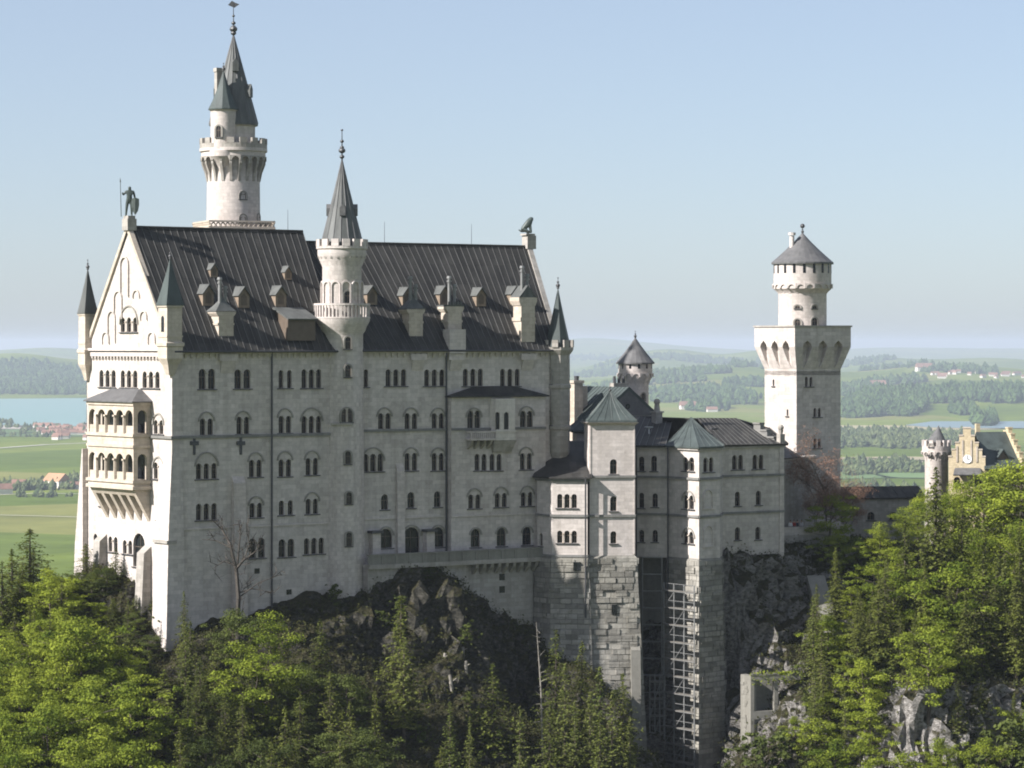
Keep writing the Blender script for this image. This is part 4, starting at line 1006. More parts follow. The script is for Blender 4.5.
# --- square tower with round top
def square_tower():
    a = xy(796.5, 400); u = dirv(30.6); v = dirv(120.6); W_ = 7.3
    pts = [a + v*W_, a, a + u*W_, a + u*W_ + v*W_]; c = a + (u + v)*W_/2; D = c.y
    root = empty('square_tower', a + Z*-28, 'massive white square tower with overhanging parapet carrying a cone-roofed drum', 'tower')
    zt = zz(327, 400); zm = zz(371, 400)
    ws = poly_building(root, pts, -32, zm, {1: [(806.5, 377, 386.5, 1, None, .42), (811, 377, 386.5, 1, None, .42), (815, 408, 417, 1, None, .42), (819.5, 408, 417, 1, None, .42), (815, 438, 448, 1, None, .42), (819.5, 438, 448, 1, None, .42), (805, 473, 485, 1, None, .9), (812, 473.5, 485, 1, None, .9)],
        0: [(773.5, 379, 386, 1, None, .35), (787.5, 409, 416, 1, None, .35)]}, (), 'stone')
    # overhanging head: a battered skin cut by pointed niches that taper out at their feet
    ov = 1.0; hd = MB(); zn = zz(339.5, 400); zb = zz(370, 400); zcr = zz(347, 400); off = lambda z: -.02 + ov*min(max((z - zb)/(zcr - zb), 0), 1)
    for i in range(4):
        p, q = pts[i], pts[(i+1) % 4]; w_ = Wall.between(p, q); lens = []
        for j in range(3):
            cu = W_*(.15 + .35*j); ht = zn - .12; nw = .84
            for_ = [(cu, zb + .25), (cu + nw*.5, zb + 1.15), (cu + nw*.9, zcr), (cu + nw, ht - 1.15), (cu + nw*.72, ht - .5), (cu, ht), (cu - nw*.72, ht - .5), (cu - nw, ht - 1.15), (cu - nw*.9, zcr), (cu - nw*.5, zb + 1.15)]
            lens.append(for_)
        outl = [(0 - off(zb), zb), (W_ + off(zb), zb)] + [(W_ + off(z), z) for z in (zb + 1.15, zcr, zn)] + [(-off(z), z) for z in (zn, zcr, zb + 1.15)]
        vs = []; es = []
        for poly in [outl] + lens:
            b0 = len(vs); vs += [Vector(k_) for k_ in poly]; es += [(b0 + m_, b0 + (m_+1) % len(poly)) for m_ in range(len(poly))]
        vv, _, ff, _, _, _ = delaunay_2d_cdt(vs, es, [], 0, 1e-5); kp = []
        for f_ in ff:
            cc = (sum(vv[m_].x for m_ in f_)/len(f_), sum(vv[m_].y for m_ in f_)/len(f_))
            if inside(cc, outl) and not any(inside(cc, h_) for h_ in lens):
                a_, b_, c_ = (vv[m_] for m_ in f_[:3]); kp.append(tuple(f_) if (b_ - a_).cross(c_ - a_) > 0 else tuple(reversed(f_)))
        hd.add([w_.pt(k_.x, k_.y, off(k_.y)) for k_ in vv], kp)
        for h_ in lens:
            for m_ in range(len(h_)):
                x_, y_ = h_[m_], h_[(m_+1) % len(h_)]
                hd.quad(w_.pt(x_[0], x_[1], off(x_[1])), w_.pt(y_[0], y_[1], off(y_[1])), w_.pt(y_[0], y_[1], -.05), w_.pt(x_[0], x_[1], -.05))
        w_.panel(hd, [(0, zm - .6), (W_, zm - .6), (W_, zn + .2), (0, zn + .2)])
    hd.loft([[p + Z*zn for p in offset_poly(pts, ov - .02)], [p + Z*zt for p in offset_poly(pts, ov - .02)]])
    hd.build('machicolation', M['stone'], root)
    cp = MB(); cp.loft([[p + Z*zt for p in offset_poly(pts, ov + .12)], [p + Z*(zt + .22) for p in offset_poly(pts, ov + .12)]]); cp.build('parapet_coping', M['greystone'], root)
    dr = MB(); z = lambda py: zz(py, D); r = 3.25
    dr.lathe(c, [(r, zt + .1), (r, z(294)), (r + .05, z(293)), (r + .65, z(289)), (r + .65, z(263)), (r + .3, z(262))], 36); dr.build('drum', M['stone2'], root, True)
    cb = MB(); corbels_ring(cb, c, r, z(293.5), z(284), 20, .28, .72); cb.build('corbel_ring', M['stone2'], root)
    sp = MB(); cn = Vector((c.x, c.y, 0)); pyramid(sp, [arc_pt(c, r + .95, 15*i, z(262.5)) for i in range(24)], Vector((c.x, c.y, z(233))), .12, .25); sp.build('cone_roof', M['slate'], root)
    for i in range(18):
        aa = 20*i + 8; sl = MB(); q = arc_pt(c, r + .55, aa, z(273.5)); sl.cbox(q, .24, .36, z(263.6) - z(273.5), aa); sl.build('loophole', M['glass'], root)
    ch = MB(); q = Vector((c.x - 1.5, c.y - .8, 0)); ch.tube(q + Z*z(252), q + Z*z(236), .32, .32, 10); ch.tube(q + Z*z(235.5), q + Z*z(232.8), .5, .5, 10); ch.build('chimney', M['stone2'], root)
    f = MB(); finial(f, Vector((c.x, c.y, z(234))), 1.0, .1); f.ball((c.x, c.y, z(226)), .32, 8); f.build('finial', M['iron'], root)
    for px, yt, yb in ((797.5, 319, 326), (814.5, 318, 326)): tower_window(root, c, r, px, yt, yb, D, 1, .75)
    for px in (797.5, 814.5): tower_window(root, c, r, px, 305.5, 308.5, D, 1, .6)
square_tower()

# --- slim round tower behind the knights' house
def small_round():
    D = 408.0; c = xy(635.3, D); r = 1.82; z = lambda py: zz(py, D)
    root = empty('round_tower', c + Z*-30, 'small round tower with pointed slate cone, rising behind the green roofs', 'tower')
    b = MB(); b.lathe(c, [(r, -34), (r, z(384)), (r + .05, z(382)), (r + .5, z(376)), (r + .5, z(364)), (r + .2, z(362.5))], 32); b.build('shaft', M['stone2'], root, True)
    cb = MB(); corbels_ring(cb, c, r, z(384), z(373), 14, .22, .55); cb.build('corbel_ring', M['stone2'], root)
    sp = MB(); pyramid(sp, [arc_pt(c, r + .8, 18*i, z(362.5)) for i in range(20)], Vector((c.x, c.y, z(337.5))), .12, .2); sp.build('cone_roof', M['slate'], root)
    f = MB(); finial(f, Vector((c.x, c.y, z(338.5))), 1.0, .1); f.build('finial', M['iron'], root)
    for i in range(12):
        sl = MB(); q = arc_pt(c, r + .4, 30*i + 10, z(368.5)); sl.cbox(q, .24, .3, z(363.8) - z(368.5), 30*i + 10); sl.build('loophole', M['glass'], root)
    tower_window(root, c, r, 643, 393, 400, D, 1, .5)
small_round()

# --- court wall beside the square tower, terrace
def court_wall():
    o = WP4 + WNB*3.5; e = xy(816, 398.5)
    w_ = Wall.between(o, e); root = empty('court_house', o + Z*-28, 'plain grey house wall with dark lean-to roof, between the wing and the square tower', 'castle building')
    b = MB(); z1 = zz(457, 392)
    b.prism([w_.pt(0, -32, 0), w_.pt(w_.len, -32, 0), w_.pt(w_.len, -32, -4), w_.pt(0, -32, -4)], Z*(z1 + 32)); b.build('wall', M['greystone'], root)
    rf = MB(); slab(rf, w_.pt(-.6, z1 + .05, .5), w_.pt(w_.len*.62, z1 + .05, .5), w_.pt(w_.len*.4, z1 + 3.2, -3), w_.pt(-.6, z1 + 3.2, -3), .25); rf.build('roof', M['slate'], root)
    cp = MB(); w_.bx(cp, 0, w_.len, z1 - .28, z1 - .02, .01, .22); cp.build('cornice', M['stone2'], root)
court_wall()
def terrace():
    z1 = zz(526.5, 389); a, b = xy(783.8, 384.5), xy(850, 391)
    w_ = Wall.between(a, b); root = empty('terrace', a + Z*-30, 'low pale terrace with parapet at the foot of the square tower', 'terrace')
    t = MB(); t.prism([w_.pt(0, -34, 0), w_.pt(w_.len, -34, 0), w_.pt(w_.len, -34, -9), w_.pt(0, -34, -9)], Z*(z1 + 34 - .9)); t.build('floor_slab', M['greystone'], root)
    p = MB(); w_.bx(p, 0, w_.len, z1 - .9, z1 - .02, -.35, 0); w_.bx(p, -.05, w_.len, z1, z1 + .14, -.42, .06); p.build('parapet', M['stone2'], root)
    return w_, z1 - .9
TW, TZ = terrace()

# --- low connecting wing with dark roof
def link_wing():
    a, b = xy(846, 409), xy(924, 412); w_ = Wall.between(a, b); root = empty('connecting_wing', a + Z*-28, 'long low wing with plain dark roof between the square tower and the gatehouse', 'castle building')
    z1 = zz(497, 410); wb = MB(); w_.win(871, 512, 520, 1, None, .9); w_.win(893, 512, 520, 1, None, .9)
    w_.panel(wb, [(0, -34), (w_.len, -34), (w_.len, z1), (0, z1)]); wb.prism([w_.pt(0, -34, -.6), w_.pt(w_.len, -34, -.6), w_.pt(w_.len, -34, -4.5), w_.pt(0, -34, -4.5)], Z*(z1 + 34 - .1)); wb.build('wall', M['greystone'], root)
    w_.windows(root)
    rf = MB(); zr = zz(486.5, 412); seam_roof(rf, w_.pt(-.2, z1 - .1, .5), w_.pt(w_.len, z1 - .1, .5), w_.pt(w_.len, zr, -2.2), w_.pt(-.2, zr, -2.2), 1.2, .2)
    seam_roof(rf, w_.pt(w_.len, z1 - .1, -5), w_.pt(-.2, z1 - .1, -5), w_.pt(-.2, zr - .02, -2.2), w_.pt(w_.len, zr - .02, -2.2), 1.2, .2); rf.build('roof', [M['roof'], M['roof']], root)
link_wing()

# --- gatehouse
def gatehouse():
    D = 428; o = xy(948, D + 1.5); u = dirv(14); v = dirv(104); W_ = 5.6; L = 8.6
    a = o; ang = -14.0
    g = Wall(xy(948.5, D), -10); L = 5.2
    root = empty('gatehouse', g.o + Z*-30, 'yellow brick gatehouse with stepped gables, clock and blue-green roof above the trees', 'gatehouse')
    z1 = g.hit(966, 470)[1]; b = MB()
    steps = [(0, 470), (0, 457), (.45, 457), (.45, 450), (.95, 450), (.95, 443), (1.5, 443), (1.5, 436), (2.05, 436), (2.05, 428.5)]
    zt = lambda py: zz(py, D)
    out = [(0, -36), (L, -36)] + [(L - x, zt(y)) for x, y in steps] + [(x, zt(y)) for x, y in reversed(steps)]
    for px, yb in ((957, 530), (968, 530), (978, 530), (957, 505), (968, 505), (978, 505), (957, 486), (978, 486)): g.win(px, yb - 9, yb, 1, None, .8)
    g.panel(b, out); bk = Wall(g.o - g.n*.5, g.ang)
    n_ = len(out); fr = [g.pt(x, z) for x, z in out]; ba = [g.pt(x, z, -.5) for x, z in out]
    b.add(fr + ba, [(i, n_ + i, n_ + (i+1) % n_, (i+1) % n_) for i in range(n_)] + [tuple(n_ + i for i in reversed(range(n_)))])
    dd = Wall(g.pt(L, 0), 20); LL = 6.0
    s2 = dd
    for px, yb in ((990, 505), (1000, 505), (1011, 505), (990, 525), (1000, 525), (1011, 525)): s2.win(px, yb - 9, yb, 1, None, .8)
    zs = zz(468, D); s2.panel(b, [(0, -36), (LL, -36), (LL, zs), (0, zs)]); b.build('wall', M['yellow'], root)
    g.windows(root); s2.windows(root)
    cp_ = []
    for i in range(1, len(steps) - 1, 2):
        x, y = steps[i]; x2 = steps[i+1][0]
        for uu in (x, L - x2): cp = MB(); cp_.append(cp); g.bx(cp, uu - .05, uu + (x2 - x) + .05, zt(y) + .01, zt(y) + .2, -.58, .08)
    cp = MB(); cp_.append(cp); g.bx(cp, 2.0, L - 2.0, zt(428.5) + .01, zt(428.5) + .22, -.58, .08)
    for x, y0, y1 in ((1.2, 462, 446), (2.0, 462, 440), (3.2, 462, 440), (4.0, 462, 446)): cp = MB(); g.bx(cp, x - .12, x + .12, zt(y0), zt(y1), 0, .1); cp.build('pilaster', M['cream'], root)
    for cp in cp_: cp.build('gable_coping', M['cream'], root)
    ck = MB(); uu, zc = g.hit(967.5, 459); ck.tube(g.pt(uu, zc, .02), g.pt(uu, zc, .14), .6, .6, 24); co = ck.build('clock', M['white'], root)
    h = MB(); g.bx(h, uu - .04, uu + .04, zc - .05, zc + .55, .145, .17); g.bx(h, uu - .04, uu + .32, zc - .05, zc + .03, .175, .19); h.build('clock_hand', M['iron'], co)
    cn = MB(); slab(cn, g.pt(.7, z1 - .6, 1.5), g.pt(L - .5, z1 - .6, 1.5), g.pt(L - .7, z1 + .3, .05), g.pt(.9, z1 + .3, .05), .2); cn.build('canopy', M['slate'], root)
    # main roof: slope towards the viewer, ridge running right
    r = MB(); rl = P(976, 432, D + 5); rr = P(1008, 431.5, D + 6.5)
    e0 = s2.pt(-.3, zs - .1, .5); e1 = s2.pt(LL, zs - .1, .5)
    slab(r, e0, e1, rr, rl, .25); slab(r, rl - Z*.02, rr - Z*.02, rr + Vector((-1, 6, -5)), rl + Vector((-1, 6, -5)), .25)
    slab(r, g.pt(0.1, zt(457), -.4), g.pt(.1, zt(457), -7), g.pt(L/2, zt(432), -7), g.pt(L/2, zt(432), -.4), .2)
    slab(r, g.pt(L-.1, zt(457), -.4), g.pt(L-.1, zt(457), -7), g.pt(L/2, zt(432) - .02, -7), g.pt(L/2, zt(432) - .02, -.4), .2)
    r.build('roof', [M['copper']], root)
    dm = MB(); q = P(1003, 465, D + 1.2); dm.prism([q + s2.u*x + Z*z for x, z in ((-.9, 0), (.9, 0), (.9, 1.1), (0, 2.1), (-.9, 1.1))], -s2.n*2.5); do = dm.build('dormer', M['frame'], root)
    dr = MB()
    for sg in (-1, 1): slab(dr, q + s2.u*sg*1.1 + Z*.95 + s2.n*.2, q + s2.u*sg*1.1 + Z*.95 - s2.n*2.5, q + Z*2.3 - s2.n*2.5, q + Z*2.3 + s2.n*.2, .12)
    dr.build('dormer_roof', M['copper'], do)
    # second stepped gable on the right
    ee = Vector((e1.x, e1.y, 0)); r2 = Vector((rr.x, rr.y, 0)); w2 = Wall.between(ee, r2); ns = 6; sg = MB()
    for k in range(ns):
        t0, t1 = k/ns, (k + 1)/ns; zt_ = e1.z + (rr.z - e1.z)*t1 + .45
        sg.box(w2.pt(w2.len*t0, zs - 3, .25), w2.u*(w2.len/ns), -w2.n*.6, Z*(zt_ - zs + 3)); sg.box(w2.pt(w2.len*t0 - .06, zt_ + .003, .33), w2.u*(w2.len/ns + .1), -w2.n*.76, Z*.2)
    for k in range(4):
        zt_ = rr.z + .2 - k*1.0; sg.box(w2.pt(w2.len + k*1.0 + .01, zs - 3, .25), w2.u*1.0, -w2.n*.6, Z*(zt_ - zs + 3))
    sg.build('stepped_gable', M['yellow'], root)
    ch = MB(); p = P(977.5, 433, D + 6); ch.cbox(p - Z*1, .6, .6, 1 + zz(423.5, D) - zz(433, D), 10); ch.build('chimney', M['yellow'], root)
gatehouse()
def gate_turret():
    D = 437; c = xy(936.5, D); r = 1.7; z = lambda py: zz(py, D)
    root = empty('gate_turret', c + Z*-30, 'white round turret with battlements and dark cone at the gatehouse corner', 'turret')
    b = MB(); b.lathe(c, [(r, -36), (r, z(458)), (r + .4, z(452)), (r + .4, z(446))], 28); b.build('shaft', M['stone2'], root, True)
    cb = MB(); corbels_ring(cb, c, r, z(460), z(451), 14, .2, .42); cb.build('corbel_ring', M['stone2'], root); cb = MB(); crenels(cb, c, r + .24, z(446.2), 12, .6, z(440) - z(446.2), .32); cb.build('battlement', M['stone2'], root)
    d = MB(); d.lathe(c, [(r - .5, z(447)), (r - .5, z(441))], 24); d.build('drum', M['stone2'], root)
    sp = MB(); pyramid(sp, [arc_pt(c, r - .25, 20*i, z(441.5)) for i in range(18)], Vector((c.x + .3, c.y, z(425.5))), .08, .15); sp.build('cone_roof', M['slate'], root)
    for px, yt, yb in ((931, 444, 447), (929, 452, 455.5)): tower_window(root, c, r + .38, px, yt, yb, D, 1, .45)
gate_turret()

# --- ruined bastion wall low on the crag
def bastion():
    D = 363.5; a = xy(741, D); b = xy(762, 360); root = empty('ruined_wall', a + Z*-48, 'ruined pale wall with square openings and grass on top, low on the crag under the wing', 'wall')
    m = MB(); zt = zz(676, D); w1 = Wall.between(a + Vector((.1, 2.0, 0)), a + Vector((1.15, -.3, 0))); 
    w1.bx(m, 0, w1.len, -56, zt, -.8, 0); 
    w2 = Wall.between(a + Vector((1.15, -.3, 0)), a + Vector((7.6, 1.2, 0)))
    for u0, u1, z0, z1 in ((0, .45, -56, zt - .02), (.45, 6.4, zt - .55, zt), (3.0, 3.5, -56, zt - .55), (.45, 3, -45.6, -44.6), (3.5, 6.4, -56, -45.5)): w2.bx(m, u0, u1, z0, z1, -.7, 0)
    rb = random.Random(4)
    for k in range(26):                    # broken courses and loose blocks
        uu = rb.uniform(0, 6.2); w2.bx(m, uu, uu + rb.uniform(.3, .7), zt - .02, zt + rb.uniform(.03, .3), -.68 + rb.uniform(0, .1), .03)
    for k in range(40):
        z_ = rb.uniform(-55, zt - .6); w1.bx(m, *(lambda a_: (a_, min(a_ + rb.uniform(.3, .8), w1.len)))(rb.uniform(.02, 1.6)), z_, z_ + .35, -.3, rb.uniform(.03, .1))
    m.build('masonry', M['concrete'], root)
    bk = MB(); w2.bx(bk, 0, 6.4, -56, zt - .8, -2.6, -2.2); bk.build('back_wall', M['concrete'], root)
bastion()

# --- scaffolding in the gully beside the bay
def scaffolding():
    root = empty('scaffolding', xy(667, 371) + Z*-56, 'grey steel scaffolding climbing the gully beside the rough stone base of the bay', 'scaffold')
    z0 = -55.0; lift = 2.08
    def bay(pxs, D0, D1, top, decks=True):
        ps = [xy(px, D0 if i == 0 else D1) for i, px in enumerate(pxs)] 
        a, b = ps; v = Vector((0, 1.15, 0)); n = int((top - z0)/lift)
        m = 4 if decks else 2
        for i in range(m):
            for q in (0, 1):
                p = MB(); c = a.lerp(b, i/(m-1)) + v*q; p.tube(c + Z*z0, c + Z*(top + (.9 if decks else .1)), .05, .05, 6); p.build('pole', M['steel'], root)
        for k in range(n + 1):
            z = z0 + (top - z0) - (n - k)*lift; l = MB()
            for q in (0, 1):
                for dz in ((0, .95) if decks and q == 0 else (0,)): l.tube(a + v*q + Z*(z + dz), b + v*q + Z*(z + dz), .045 if dz == 0 else .035, None, 5)
            for i in range(m): l.tube(a.lerp(b, i/(m-1)) + Z*z, a.lerp(b, i/(m-1)) + v + Z*z, .05, .05, 5)
            l.build('ledger', M['steel'], root)
            if decks:
                d = MB(); d.box(a + Z*(z + .06) - Vector((.1, .1, 0)), (b - a) + Vector((.2, 0, 0)), v + Vector((0, .1, 0)), Z*.07); d.build('platform', M['deck'], root)
                if k < n:
                    br = MB(); i = k % 2; br.tube(a.lerp(b, .333*i) + Z*z - v*.06, a.lerp(b, .333*i + .333) + Z*(z + lift) - v*.06, .045, .045, 5); br.build('brace', M['steel'], root)
    bay((664, 694.5), 367.6, 362.8, zz(592, 365.5))
    bay((650, 665), 367.6, 367.4, zz(683, 367))
    bay((642.5, 662), 370.6, 370.2, zz(558, 370), False)
scaffolding()
# ------------------------------------------------------------------ the crag, as a height field through measured points
CP = [(78,577,356.5),(100,568,353),(125,575,348.5),(150,612,343.5),(172,652,339),
 (190,632,340.5),(250,612,346),(300,602,349.5),(322,600,351),(345,603,351.5),(366,598,352),(372,592,351.5),(400,600,352.6),(420,588,353.6),(450,590,355.4),(474,612,357.3),(486,640,358),(505,668,359.4),(535,668,361),(520,720,357.5),(515,690,359.5),(530,690,360.5),(500,676,358.5),
 (545,660,361.5),(585,672,359.5),(612,700,358),(640,745,359),(655,800,364),(682,800,363),(700,800,363.5),(726,745,369.5),
 (728,572,373),(752,570,375.2),(783,567,378),(735,640,372),(745,690,369),(768,615,372.5),(790,640,373.5),(770,672,368.5),(800,690,364),(740,775,357),(800,760,356),
 (790,540,386),(850,543,390),(815,590,380),(830,640,371),(850,560,387),(900,545,405),(960,548,417),(1024,548,424),(1100,548,428),
 (850,650,369),(900,664,364),(960,672,367),(1024,672,369),(1100,680,370),(845,765,356),(915,692,354),(915,800,351),(1000,692,357),(1000,800,353),(1100,700,358),(1100,800,352),
 (200,690,333),(200,655,336.5),(260,672,337),(330,672,341),(400,655,349.5),(425,648,351.8),(440,641,353),(463,644,354),(452,660,350),(440,695,346.5),(470,705,346.5),(520,720,353),(560,745,347),(630,790,347),(378,650,349.3),(430,610,354.3),(466,610,356.6),(395,620,352),
 (0,622,352),(60,605,353),(30,690,335),(100,662,338),(140,672,335.5),(0,800,312),(100,800,314),(200,800,318),(300,800,322),(400,800,326),(480,800,330),(560,830,335),(640,850,338),
 (-80,650,358),(-150,720,360),(0,640,380),(70,600,372),(-20,740,420),
 (300,560,372),(450,540,385),(600,560,392),(700,560,398),(850,540,412),(950,548,436),(300,640,420),(600,640,440),(900,640,460)]
cp3 = [P(*c) for c in CP]
for X, Y, zv in ((-120, 300, -75), (-120, 400, -80), (-60, 250, -85), (0, 250, -85), (60, 250, -85), (110, 300, -62), (130, 380, -45), (-60, 220, -110), (0, 220, -110), (60, 220, -110), (120, 220, -110), (-60, 470, -110), (0, 480, -100), (60, 490, -80), (120, 470, -60)):
    cp3.append(Vector((X, Y, zv)))
CA = np.array([(p.x, p.y) for p in cp3]); CZ = np.array([p.z for p in cp3])
_d = np.sqrt(((CA[:, None] - CA[None])**2).sum(-1) + .6)
_n = len(CA); _A = np.zeros((_n + 3, _n + 3)); _A[:_n, :_n] = _d; _A[:_n, _n] = 1; _A[:_n, n_ if False else _n + 1:] = CA; _A[_n, :_n] = 1; _A[_n + 1:, :_n] = CA.T
_w = np.linalg.solve(_A + np.diag([.02]*_n + [0]*3), np.concatenate([CZ, [0]*3]))
def land_z(X, Y):
    X = np.atleast_1d(np.asarray(X, float)); Y = np.atleast_1d(np.asarray(Y, float)); out = np.zeros(X.shape)
    for i in range(0, X.size, 20000):
        x, y = X.ravel()[i:i+20000], Y.ravel()[i:i+20000]
        d = np.sqrt((x[:, None] - CA[None, :, 0])**2 + (y[:, None] - CA[None, :, 1])**2 + .6)
        out.ravel()[i:i+20000] = d @ _w[:_n] + _w[_n] + x*_w[_n+1] + y*_w[_n+2]
    X0, X1, Y0, Y1 = -125, 140, 212, 490
    e = np.minimum(np.minimum(X - X0, X1 - X), np.minimum(Y - Y0, Y1 - Y)); t = np.clip(e/26, 0, 1); t = t*t*(3 - 2*t)
    return out*t + (1 - t)*-192.0
def lz(x, y): return float(land_z(x, y)[0])

def hit_land(px, py, lo=296.0, hi=400.0):
    D = np.arange(lo, hi, .2); k = (px - CX)/F; zl_ = land_z(k*D, D); ray = (HY - py)/F*D; w_ = np.nonzero(ray <= zl_)[0]
    i = w_[0] if len(w_) else len(D) - 1
    return Vector((k*D[i], D[i], zl_[i]))
def build_crag():
    xs = np.concatenate([np.arange(-125, -72, 3.0), np.arange(-72, 84, .54), np.arange(84, 141, 3.0)])
    ys = np.concatenate([np.arange(212, 296, 3.0), np.arange(296, 394, .48), np.arange(394, 491, 2.4)])
    GX, GY = np.meshgrid(xs, ys); GZ = land_z(GX, GY)
    gy, gx = np.gradient(GZ, ys, xs); sl = np.sqrt(gx**2 + gy**2)
    nx, ny = len(xs), len(ys); V = np.stack([GX, GY, GZ], -1).reshape(-1, 3); sl = sl.ravel(); gx = gx.ravel(); gy = gy.ravel()
    amp = np.clip(sl*.8, .25, 1.45)
    for i in range(len(V)):
        if V[i, 2] < -95 or not (-80 < V[i, 0] < 92 and 290 < V[i, 1] < 402): continue
        p = Vector(V[i]); 
        r_ = noise.ridged_multi_fractal(p*.11 + Vector((3, 7, 1)), 1.0, 2.1, 5, 1.0, 2.0)
        t_ = noise.fractal(p*.42, 1.0, 2.0, 4)
        u_ = noise.fractal(p*1.1 + Vector((5, 1, 8)), 1.0, 2.0, 3); q = amp[i]*((r_ - 1.1)*.85 + t_*.95 + u_*.75)
        g = math.sqrt(1 + sl[i]**2); V[i] += np.array([-gx[i]/g, -gy[i]/g, 1/g])*q
    me = bpy.data.meshes.new('crag'); idx = np.arange(nx*ny).reshape(ny, nx)
    fc = np.stack([idx[:-1, :-1], idx[:-1, 1:], idx[1:, 1:], idx[1:, :-1]], -1).reshape(-1, 4)
    me.from_pydata(V.tolist(), [], fc.tolist()); me.update()
    m, t, b = nodes('crag_rock'); geo = N(t, 'ShaderNodeNewGeometry')
    n1_ = N(t, 'ShaderNodeTexNoise', Scale=.35, Detail=8.0, Roughness=.65); t.links.new(scaled(t, geo.outputs['Position'], (1, 1, .8)), n1_.inputs['Vector'])
    n2_ = N(t, 'ShaderNodeTexNoise', Scale=1.6, Detail=8.0, Roughness=.7); t.links.new(scaled(t, geo.outputs['Position'], (1, 1, 1.6)), n2_.inputs['Vector'])
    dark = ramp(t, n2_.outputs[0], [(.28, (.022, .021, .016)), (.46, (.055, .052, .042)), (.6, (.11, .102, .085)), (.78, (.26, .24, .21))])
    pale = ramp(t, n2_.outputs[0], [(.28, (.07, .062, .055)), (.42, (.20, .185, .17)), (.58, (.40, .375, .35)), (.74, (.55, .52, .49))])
    sp_ = N(t, 'ShaderNodeSeparateXYZ'); t.links.new(geo.outputs['Position'], sp_.inputs[0]); pm = N(t, 'ShaderNodeMapRange'); pm.inputs['From Min'].default_value = 8; pm.inputs['From Max'].default_value = 46; t.links.new(sp_.outputs[0], pm.inputs[0])  # colour darkens leftwards to put in the crag's shade; paler cliff rock right
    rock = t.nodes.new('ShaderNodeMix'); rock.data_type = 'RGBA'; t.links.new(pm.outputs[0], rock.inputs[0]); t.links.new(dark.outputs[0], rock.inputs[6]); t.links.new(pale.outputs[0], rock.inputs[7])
    soil = ramp(t, n2_.outputs[0], [(.3, (.022, .024, .011)), (.55, (.055, .05, .026)), (.78, (.12, .095, .06))])
    sx = N(t, 'ShaderNodeSeparateXYZ'); t.links.new(geo.outputs['Normal'], sx.inputs[0])
    ma = N(t, 'ShaderNodeMath', operation='MULTIPLY_ADD'); t.links.new(n1_.outputs[0], ma.inputs[0]); ma.inputs[1].default_value = 1.1; t.links.new(sx.outputs[2], ma.inputs[2])
    rr = ramp(t, ma.outputs[0], [(.98, (0, 0, 0)), (1.16, (1, 1, 1))]); 
    fm = N(t, 'ShaderNodeMapRange'); fm.inputs['From Min'].default_value = .93; fm.inputs['From Max'].default_value = 1.12; t.links.new(ma.outputs[0], fm.inputs[0])
    mx = t.nodes.new('ShaderNodeMix'); mx.data_type = 'RGBA'; t.links.new(fm.outputs[0], mx.inputs[0]); t.links.new(rock.outputs[2], mx.inputs[6]); t.links.new(soil.outputs[0], mx.inputs[7])
    t.links.new(mx.outputs[2], b.inputs['Base Color']); b.inputs['Roughness'].default_value = .95; b.inputs['Specular IOR Level'].default_value = .1
    bp = N(t, 'ShaderNodeBump', Strength=1.0, Distance=.9); t.links.new(n2_.outputs[0], bp.inputs['Height']); t.links.new(bp.outputs[0], b.inputs['Normal'])
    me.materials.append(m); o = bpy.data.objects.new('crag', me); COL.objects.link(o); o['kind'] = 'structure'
    return V.reshape(ny, nx, 3), sl.reshape(ny, nx)
CRAG_V, CRAG_S = build_crag()

# ------------------------------------------------------------------ the valley floor, hills, lakes
GZ0 = -190.0
def smooth(a, b, x): t = np.clip((x - a)/(b - a), 0, 1); return t*t*(3 - 2*t)
def fnoise(X, Y, s, seed=0):
    rs = np.random.RandomState(seed); out = 0
    for k in range(6):
        a = rs.rand()*2*PI; f = (1.0 + k*.55)/s; out = out + np.sin((X*math.cos(a) + Y*math.sin(a))*f*2*PI + rs.rand()*9 + 1.7*np.sin((Y*math.cos(a) - X*math.sin(a))*f*1.3 + rs.rand()*9))/(1 + k*.5)
    return out/3.0
def hill(D, px):
    g = lambda a, s: np.exp(-((D - a)/s)**2)
    b = lambda a, s: np.exp(-((px - a)/s)**2)
    h = 118*g(14200, 1700)*smooth(230, 90, px)*(1 + .12*np.sin(px/23 + 1)) + 20*g(13000, 1500)*b(20, 70)
    h += 150*g(24000, 3500)*smooth(260, 60, px)*(.88 + .12*np.sin(px/31))
    h += 205*g(32000, 5000)*b(578, 95) + 110*g(33000, 5000)*b(720, 130)
    h += 150*g(19500, 2200)*smooth(560, 640, px)*(1 - smooth(760, 830, px)*.55)*(.9 + .1*np.sin(px/17))
    h += 96*g(12500, 2300)*smooth(540, 660, px)*(.85 + .15*np.sin(px/37 + 1))
    h += 44*g(8800, 900)*smooth(820, 880, px)
    h += 52*g(17500, 2200)*smooth(800, 900, px) + 125*g(36000, 6000)*smooth(760, 900, px)
    h += 110*g(34000, 5000)*smooth(420, 250, px)
    return h
def ground_z(X, Y):
    D = np.maximum(Y, 1.0); px = CX + F*X/D
    h = hill(D, px)*smooth(5200, 8000, Y) * smooth(-900, -200, px)*smooth(2200, 1400, px)
    return GZ0 + h + np.where(Y > 9500, 5*fnoise(X, Y, 1600, 3)*smooth(9500, 13000, Y)*smooth(5, 40, h), 0)
def gz(x, y): return float(ground_z(np.array([x]), np.array([y]))[0])
def G(px, py):
    """First point of the valley ground seen at this pixel."""
    lo = 1500.0; D = np.geomspace(1800, 45000, 900); k = (px - CX)/F
    zg = ground_z(k*D, D); ray = (HY - py)/F*D; hit = np.nonzero(ray <= zg)[0]
    i = hit[0] if len(hit) else len(D) - 1
    return Vector((k*D[i], D[i], zg[i]))

